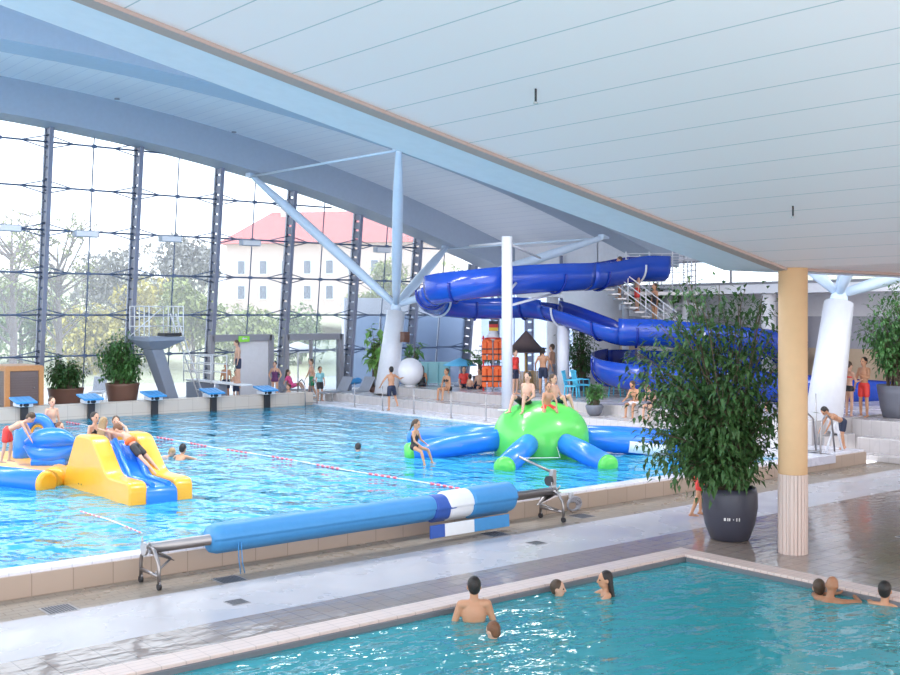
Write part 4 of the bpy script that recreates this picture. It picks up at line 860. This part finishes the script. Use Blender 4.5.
# main pool
p=gd(183,444,28.4); person('black haired swimmer seen from behind right of the inflatable slide',p,AWAY-20,P(torso=(.7,0,.7),head=(.2,0,1),ual=(.6,.7,-.3),fal=(.7,.5,0),uar=(.6,-.7,-.3),far=(.7,-.5,0),thl=(-.6,.1,-.8),thr=(-.6,-.1,-.8)),1.6,'head','skin_tan','hair_black','short',('trunks','black'),vox=.018)
p=gd(172,449,28.9); person('blond child swimming at the left shoulder of the black haired swimmer',p,RIGHT,SWIM,1.1,'head','skin_light','hair_blond','short',('trunks','red'))
p=gd(358,444,30.2); person('lone swimmer with only a dark head above water before the octopus',p,AWAY,SWIM,1.6,'head','skin_light','hair_black','short',('trunks','navy'))
person('boy in red shorts bending forward on the inflatable platform',(gz(8,462,.63).x,gz(8,462,.63).y,.62),RIGHT+10,BEND,1.42,'feet','skin_light','hair_brown','short',('trunks','red'))
p=gd(52,397,27.9); person('bare chested boy standing inside the blue inflatable arch',p,RIGHT-40,STAND,1.45,'head','skin_light','hair_brown','short',('trunks','navy'))
p=gd(60,422,26.6); person('boy whose head and shoulder show behind the blue lips',p,RIGHT-20,P(torso=(.5,0,1)),1.25,'head','skin_light','hair_red','short',('trunks','navy'))
p=gd(95,412,24.5); person('dark haired woman in a black swimsuit behind the yellow slide top',p,RIGHT-30,P(torso=(.1,0,1)),1.45,'head','skin_light','hair_black','short',('swimsuit','black'))
p=gd(104,417,24.2); person('girl with long fair hair seen from behind at the slide top',p,AWAY-20,STAND,1.32,'head','skin_light','hair_blond','long',('swimsuit','teal'))
p=gd(116,416,24.3); person('boy with short brown hair looking over the slide top',p,CAMW+20,STAND,1.36,'head','skin_light','hair_brown','short',('trunks','navy'))
person('child in black shorts and red buoyancy belt sliding down the blue ramp',(9.55,21.95,1.27),122,P(torso=(.72,0,.69),head=(.95,0,.6),ual=(.5,.85,.35),fal=(.8,.5,.3),uar=(.7,-.6,.6),far=(.8,-.1,.5),thl=(-.72,.12,-.69),thr=(-.72,-.16,-.69),shl=(-.76,.05,-.60),shr=(-.72,0,-.69),ftl=(-.7,0,-.7),ftr=(-.7,0,-.7)),1.32,'raw','skin_light','hair_red','short',('vest','black','orange'),vox=.015)
def oz(px,py,D): return gd(px,py,D)
p=gd(526,402,29.2); person('man in black trunks sitting on the octopus with raised knees',(p.x,p.y,1.60),LEFT+55,KNEES_UP,1.72,'seat','skin_light','hair_black','short',('trunks','black'))
p=gd(547,405,28.9); person('boy in red and black shorts leaning forward on the octopus',(p.x,p.y,1.55),fc+10,P(torso=(.45,0,1),thl=(.9,.35,-.2),thr=(.9,-.35,-.2),shl=(.35,0,-1),shr=(.35,0,-1),ual=(.5,.3,-1),fal=(.5,-.1,-1),uar=(.5,-.3,-1),far=(.5,.1,-1)),1.35,'seat','skin_tan','hair_brown','short',('trunks','red'))
p=gd(556,402,29.6); person('boy behind the others on the octopus with legs out to the right',(p.x,p.y,1.58),RIGHT-40,KNEES_UP,1.60,'seat','skin_light','hair_brown','short',('trunks','navy'))
p=gd(414,449,27.6); person('girl in a dark swimsuit sitting on the left octopus tentacle',(p.x,p.y,.66),RIGHT-25,P(torso=(.1,0,1),head=(.2,0,1),thl=(1,.3,-.25),thr=(1,-.4,-.3),shl=(.35,.1,-1),shr=(.35,-.1,-1),ual=(.3,.2,-1),fal=(.8,0,-.5),uar=(.3,-.2,-1),far=(.8,0,-.5)),1.36,'seat','skin_tan','hair_brown','tail',('swimsuit','black'))
# far deck
person('man in dark shorts standing at the tip of the springboard',(21.66,39.75,1.262),170,P(torso=(.05,0,1),head=(.35,0,1),ual=(.1,.12,-1),fal=(.2,0,-1),uar=(.1,-.12,-1),far=(.2,0,-1)),1.74,'feet','skin_light','hair_brown','short',('trunks','navy'))
p=gy(226,400,42.3); person('tanned boy facing the pool left of the springboard man',(p.x,p.y,.36),fc,STAND,1.60,'feet','skin_tan','hair_brown','short',('trunks','navy'))
p=gy(236,400,41.8); person('small boy in dark trunks standing under the springboard man',(p.x,p.y,.36),fc+20,STAND,1.28,'feet','skin_light','hair_black','short',('trunks','navy'))
p=gy(275,400,41.8); person('woman in a dark purple swimsuit with black bun before the doors',(p.x,p.y,.36),fc-10,P(ual=(-.1,.55,-1),fal=(.2,-.5,-1),uar=(-.1,-.55,-1),far=(.2,.5,-1)),1.62,'feet','skin_light','hair_black','bun',('swimsuit','purple'))
p=gy(288,396,40.6); person('small child sitting on the deck right of the woman in purple',(p.x,p.y,.37),LEFT+40,SIT,1.25,'seat','skin_light','hair_brown','short',('trunks','fabric_grey'))
p=gz(292,397,.36); person('woman in pink reclining on a lounger before the glass door',(p.x,p.y,.77),130+180,LEAN_BACK,1.6,'seat','skin_light','hair_brown','long',('shirt','pink','pink'))
p=gy(312,400,41.0); person('man in green trunks turning away near the right glass door',(p.x,p.y,.36),LEFT+20,WALK,1.76,'feet','skin_light','hair_brown','short',('trunks','green'))
p=gy(320,402,39.9); person('boy in teal top beside the far corner pool ladder',(p.x,p.y,.36),fc+30,STAND,1.42,'feet','skin_tan','hair_black','short',('shirt','black','teal'))
p=gz(370,412,.37); person('boy in navy trunks leaping from the pool rim by the column',(25.0,p.y,.37),AWAY+30,P(torso=(.05,0,1),thl=(.03,.05,-1),shl=(-.02,0,-1),thr=(.3,-.35,-.9),shr=(-.75,.1,-.75),ual=(.2,.6,-.8),fal=(.5,.1,-.6),uar=(.1,-.9,-.5),far=(.6,-.7,.1)),1.66,'feet','skin_tan','hair_black','short',('trunks','navy'))
p=gx(449,391,27.45); person('woman in dark bikini sitting on the terrace step left of the parasol',(27.42,p.y,1.05),182,SIT_EDGE,1.66,'seat','skin_tan','hair_brown','short',('bikini','black'))
p=gd(422,392,46.0); person('person seen from behind sitting by the teal screen',(p.x,p.y,1.05),AWAY,SIT,1.6,'seat','skin_tan','hair_brown','long',('swimsuit','black'))
p=gd(464,392,45.2); person('person in a red shirt sitting under the blue parasol',(p.x,p.y,1.05),fc,SIT,1.6,'seat','skin_light','hair_brown','short',('shirt','navy','red'))
p=gd(470,394,44.2); person('child with dark hair low in front of the blue parasol',(p.x,p.y,1.05),AWAY,SIT,1.0,'seat','skin_light','hair_black','short',('trunks','navy'))
p=gd(479,392,44.6); person('person sitting between the parasol and the life jackets',(p.x,p.y,1.05),LEFT+60,SIT,1.5,'seat','skin_light','hair_brown','short',('trunks','navy'))
p=gd(515,394,41.4); person('person in a red shirt standing right of the white slide pole',(p.x,p.y,1.04),RIGHT-40,STAND,1.66,'feet','skin_light','hair_brown','short',('shirt','navy','red'))
p=gd(543,394,41.8); person('man seen from behind in dark shorts between hut and octopus',(p.x,p.y,1.04),AWAY-15,WADE,1.72,'feet','skin_tan','hair_black','short',('trunks','navy'))
p=gd(552,394,43.0); person('taller man behind the one in dark shorts, left of the short pole',(p.x,p.y,1.04),AWAY+60,STAND,1.84,'feet','skin_light','hair_brown','short',('trunks','fabric_grey'))
p=gx(637,408,27.5); person('person with a bare back on the terrace step, left of the leafy plant',(27.5,p.y,1.05),185,P(torso=(.35,0,1),head=(.6,0,1),thl=(1,.14,0),thr=(1,-.14,0),shl=(.1,0,-1),shr=(.1,0,-1),ual=(.5,.2,-1),fal=(.8,-.2,-.2),uar=(.5,-.2,-1),far=(.8,.2,-.2)),1.66,'seat','skin_tan','hair_brown','short',('trunks','towel_white'))
p=gx(656,408,27.5); person('person bowing forward on the terrace step, half behind the leafy plant',(27.5,p.y,1.05),170,P(torso=(.6,0,1),head=(.7,0,.8),thl=(1,.14,0),thr=(1,-.14,0),shl=(.1,0,-1),shr=(.1,0,-1),ual=(.6,.2,-1),fal=(.9,-.1,.3),uar=(.6,-.2,-1),far=(.9,.1,.3)),1.62,'seat','skin_light','hair_red','short',('trunks','black'))
p=gz(849,417,1.0); person('woman in a red bikini standing left of the right hand pot plant',(p.x,p.y,1.0),AWAY-70,P(ual=(.3,.3,-1),fal=(.9,-.2,.2),uar=(.3,-.3,-1),far=(.9,.2,.2)),1.62,'feet','skin_light','hair_brown','tail',('bikini','black','red'))
p=gz(864,417,1.0); person('man in dark red shorts standing half behind the right hand plant',(p.x,p.y,1.0),LEFT+30,P(ual=(.5,.4,-.8),fal=(.9,0,.2),uar=(.1,-.3,-1),far=(.3,0,-1)),1.76,'feet','skin_tan','hair_black','short',('trunks','red'))
p=gz(842,449,.37); person('boy in navy shorts bending over the pool ladder on the ledge',(p.x,p.y,.37),LEFT+10,BEND,1.45,'feet','skin_tan','hair_black','short',('trunks','navy'))
p=gz(766,430,.62); person('dark haired person sitting on the step behind the leafy plant',(p.x,p.y,.62),LEFT+30,SIT,1.6,'seat','skin_light','hair_black','short',('shirt','navy','fabric_grey'))
p=gz(699,516,0); person('walker in red trunks hidden behind the big plant save one leg',(p.x,p.y,0),RIGHT+20,WALK,1.62,'feet','skin_tan','hair_brown','short',('trunks','red'))
for k_,(lab,sk,wr) in enumerate((('person in dark trunks climbing near the top of the white stair','skin_tan',('trunks','navy')),('person in red trunks waiting midway on the white stair','skin_light',('trunks','red')),('person in black swimsuit lower on the white stair','skin_tan',('swimsuit','black')))):
    q=st[(2,5,8)[k_]]; person(lab,(q.x,q.y,q.z+.03),LEFT+10*k_,STAND,1.6,'feet',sk,'hair_brown','short',wr,eyes=False)
# ================================================================ OUTSIDE
b=MB(); b.box((40,52,-.05),(160,14.0,.3)); struct(b.build('ground_paving','paving'))
b=MB(); N=24; vs=[]
for j in range(N+1):
    for i in range(N+1):
        x=-70+220*i/N; y=59+160*j/N; h=.0+max(0,(y-66))*.035+max(0,y-95)*.05+1.2*noise.noise(V((x*.03,y*.03,2)))*min(1,(y-59)/15); vs.append((x,y,h))
b.add(vs,[(j*(N+1)+i,j*(N+1)+i+1,(j+1)*(N+1)+i+1,(j+1)*(N+1)+i) for j in range(N) for i in range(N)],0,True); struct(b.build('ground_lawn','grass',fix=False))
def hill(x,y): return max(0,(y-66))*.035+max(0,y-95)*.05
def tree(label,px,D,zt,r,lm,n=1500,ls=.5,seed=1,bare=False,zlow=None,name='broadleaf_tree'):
    r_=random.Random(seed); p=gd(px,315,D); zb=hill(p.x,p.y)-.2; h=zt-zb; t=thing(name,label,'tree',(p.x,p.y,zb),0,'trees beyond the glass front'); sb=MB(); lb=MB(); cz=h-r if h>2*r else h*.55
    tr=.05+h*.018; sb.tube([(0,0,0),(.1,0,h*.3),(0,.1,h*.6),(0,0,h*.85)],[tr,tr*.8,tr*.5,tr*.15],8)
    for i in range(26 if bare else 12):
        a=r_.uniform(0,2*PI); z0=h*r_.uniform(.25,.75); q=V((math.cos(a)*r*r_.uniform(.6,1),math.sin(a)*r*r_.uniform(.6,1),min(h,z0+h*r_.uniform(.1,.35)))); m_=V((q.x*.4,q.y*.4,z0*.6+q.z*.4)); sb.tube([(0,0,z0),m_,q],[tr*.4,tr*.22,.02],5)
        if bare:
            for k in range(9):
                s=m_.lerp(q,r_.random()); e=s+V((r_.gauss(0,1),r_.gauss(0,1),r_.uniform(.2,1.2)))*.7; sb.tube([s,e],[.03,.012],4)
                for w in range(6): e2=s.lerp(e,r_.random()); lb.leaf(e2,V((r_.gauss(0,1),r_.gauss(0,1),r_.gauss(0,1))),ls*.6,ls*.4)
    if not bare:
        cl=[]
        for i in range(22):
            q=V((r_.gauss(0,1),r_.gauss(0,1),r_.gauss(0,1))).normalized()*r_.uniform(.35,.85); cl.append((V((q.x*r,q.y*r,cz+q.z*(h-cz))),r*r_.uniform(.25,.42)))
        for i in range(n):
            c,rr=cl[i%len(cl)]; d=V((r_.gauss(0,1),r_.gauss(0,1),r_.gauss(0,1))).normalized(); q=c+d*rr
            if q.z<.4: continue
            lb.leaf(q,V((r_.gauss(0,1),r_.gauss(0,1),r_.gauss(-.2,1))),ls*r_.uniform(.7,1.4),ls*.6)
    sb.build('trunk','bark',t,fix=False); lb.build('foliage',lm,t,fix=False)
tree('bare autumn tree with few leaves at the far left of the glass front',12,58,9.9,3.2,'tree_olive',ls=.35,seed=21,bare=True)
tree('second bare autumn tree behind the leftmost lattice posts',58,64,9.6,2.6,'tree_olive',ls=.35,seed=22,bare=True)
tree('round greyish tree between the second and third lattice posts',118,92,10.0,3.6,'tree_grey',2600,.5,23)
tree('tall grey green tree left of the red roofed building',188,96,11.3,3.2,'tree_grey',2400,.5,24)
tree('yellow autumn shrub tree behind the two potted bushes',88,72,5.0,3.0,'tree_yellow',2000,.45,25)
tree('yellow green tree behind the round potted bush',20,76,6.4,3.4,'tree_green',2000,.45,26)
tree('golden autumn tree behind the diving tower',150,78,6.8,3.2,'tree_yellow',2200,.45,27)
tree('olive green tree right of the golden one',192,74,6.4,2.6,'tree_olive',2000,.45,28)
tree('hanging willow like tree behind the springboard man',243,66,4.6,2.4,'tree_olive',2000,.4,29)
tree('pale tree in front of the right part of the long building',384,84,8.5,2.8,'tree_olive',2000,.45,30)
tree('low green tree before the long building between the doors',300,82,4.6,2.4,'tree_green',1500,.45,31)
tree('bushy tree beyond the upper right panes near the slide',452,80,7.4,3.4,'tree_olive',1800,.5,32)
# long building with red roof
L0=gd(226,300,122); L1=gd(440,300,118); dx=(L1-L0); dx.z=0; ln=dx.length; yaw=math.atan2(dx.y,dx.x)
t=thing('long_building','long pale building with red hipped roof on the hill outside','building',(L0.x,L0.y,4.2),yaw); b=MB(); ht=6.3+ (EYE-4.2)+.0; hw=(315-243)*120/FPX-.2
b.box((ln/2,5,hw/2),(ln,10,hw)); b.build('walls','facade_cream',t); b=MB(); hr=(315-207)*120/FPX-.2
vs=[(-.8,-.8,hw),(ln+.8,-.8,hw),(ln+.8,10.8,hw),(-.8,10.8,hw),(3.6,5,hr),(ln-3.6,5,hr)]; b.add(vs,[(0,1,5,4),(1,2,5),(2,3,4,5),(3,0,4),(3,2,1,0)]); b.build('roof','roof_red',t); b=MB(); b.box((ln*.22,4.4,hr-.1),(.7,.7,1.3)); b.build('chimney','facade_cream',t)
for r0 in range(2):
    for k in range(int((ln-3)/2.5)):
        x=1.8+k*2.5; z=hw*.30+r0*hw*.36
        w=MB(); w.box((x,-.03,z),(.95,.14,1.6)); o=w.build('window','block_white',t); w=MB(); w.box((x,-.09,z),(.75,.1,1.4)); w.build('pane','win_dark',o)
# pale garden wall to the right
a=gd(343,330,58); c=gd(640,330,66); b=MB(); b.bar(V((a.x,a.y,2.4)),V((c.x,c.y,2.4)),.4,5.0); struct(b.build('wall_garden','garden_wall'))
p=gd(298,390,54); t=thing('outdoor_parasol','white parasol standing outside the right glass door','parasol',(p.x,p.y,.1)); b=MB(); b.tube([(0,0,0),(0,0,2.4)],.04,8); b.build('pole','steel_dull',t); b=MB(); b.lathe([(1.5,2.1),(.8,2.35),(.04,2.6)],(0,0,0),8); b.build('canopy','towel_white',t)
# hillside behind the end wall clerestory
b=MB(); vs=[(44,-40,3),(44,33,3),(75,33,17),(75,-40,17)]; b.add(vs,[(0,3,2,1)]); struct(b.build('ground_bank','grass',fix=False))
# ================================================================ LIGHT
w=bpy.data.worlds.new('sky'); sc.world=w; w.use_nodes=True; nt=w.node_tree; bg=nt.nodes['Background']; tc=nt.nodes.new('ShaderNodeTexCoord'); sx=nt.nodes.new('ShaderNodeSeparateXYZ'); rp_=nt.nodes.new('ShaderNodeValToRGB')
nt.links.new(tc.outputs['Generated'],sx.inputs[0]); nt.links.new(sx.outputs['Z'],rp_.inputs[0]); nt.links.new(rp_.outputs[0],bg.inputs[0])
rp_.color_ramp.elements[0].position=0.; rp_.color_ramp.elements[0].color=(.97,.97,1,1); rp_.color_ramp.elements[1].position=.7; rp_.color_ramp.elements[1].color=(.84,.90,1,1)
bg.inputs[1].default_value=SKY
s=bpy.data.lights.new('sun','SUN'); s.energy=SUN; s.angle=R(6); s.color=(1,.95,.86); o=bpy.data.objects.new('sun',s); C.objects.link(o); o.rotation_euler=V((-.35,.62,-.70)).to_track_quat('-Z','Y').to_euler()
def lamp(n,loc,size,e,aim,col=(1,.95,.92)):
    l=bpy.data.lights.new(n,'AREA'); l.shape='RECTANGLE'; l.size=size[0]; l.size_y=size[1]; l.energy=e; l.color=col; o=bpy.data.objects.new(n,l); C.objects.link(o); o.location=loc; o.rotation_euler=V(aim).to_track_quat('-Z','Y').to_euler()
for x in(0,6,12,18): lamp('hall_fill',(x,25.5,Hb(x)-.4),(4,1.6),HALL_FILL,(0,0,-1))  # added fill lights over the main pool, hidden by the front ceiling
lamp('hall_fill',(33,15,6.0),(2,4),HALL_FILL*.4,(0,0,-1))  # unseen extra fill for the rear right of the hall
lamp('hall_fill',(22.5,23.5,8.6),(3,1.6),HALL_FILL*.45,(0,0,-1))  # another added fill, toward the slide end of the pool
for x,y in((-4,-2),(3,-3),(10,-3),(18,-2)): lamp('front_ceiling_fill',(x,y,1.2),(1.5,1.5),UP_FILL,(0,.35,1),(1,.82,.74))  # invented upward fill behind the camera, brightens the front ceiling
for x in(-6,0,6): lamp('rear_down_fill',(x,-5,Hf(x)-.4),(1.2,1.2),UP_FILL*.6,(.2,.3,-1))  # unseen downward fill added behind the camera, no real fixtures
# ================================================================ CAMERA
cd=bpy.data.cameras.new('camera'); co=bpy.data.objects.new('camera',cd); C.objects.link(co); co.location=(0,0,EYE); co.rotation_euler=(R(90),0,ANG-R(90)); cd.sensor_width=36; cd.lens=36*FPX/900; cd.shift_y=-22.5/900; cd.clip_end=800; sc.camera=co
vs_=sc.view_settings; sc.display_settings.display_device='sRGB'; vs_.view_transform='Standard'; vs_.look='None'; vs_.gamma=1; vs_.use_curve_mapping=False; vs_.exposure=EXPO
cy=sc.cycles; cy.max_bounces=10; cy.diffuse_bounces=5; cy.glossy_bounces=4; cy.transparent_max_bounces=24; cy.sample_clamp_indirect=8; cy.caustics_reflective=False; cy.caustics_refractive=False
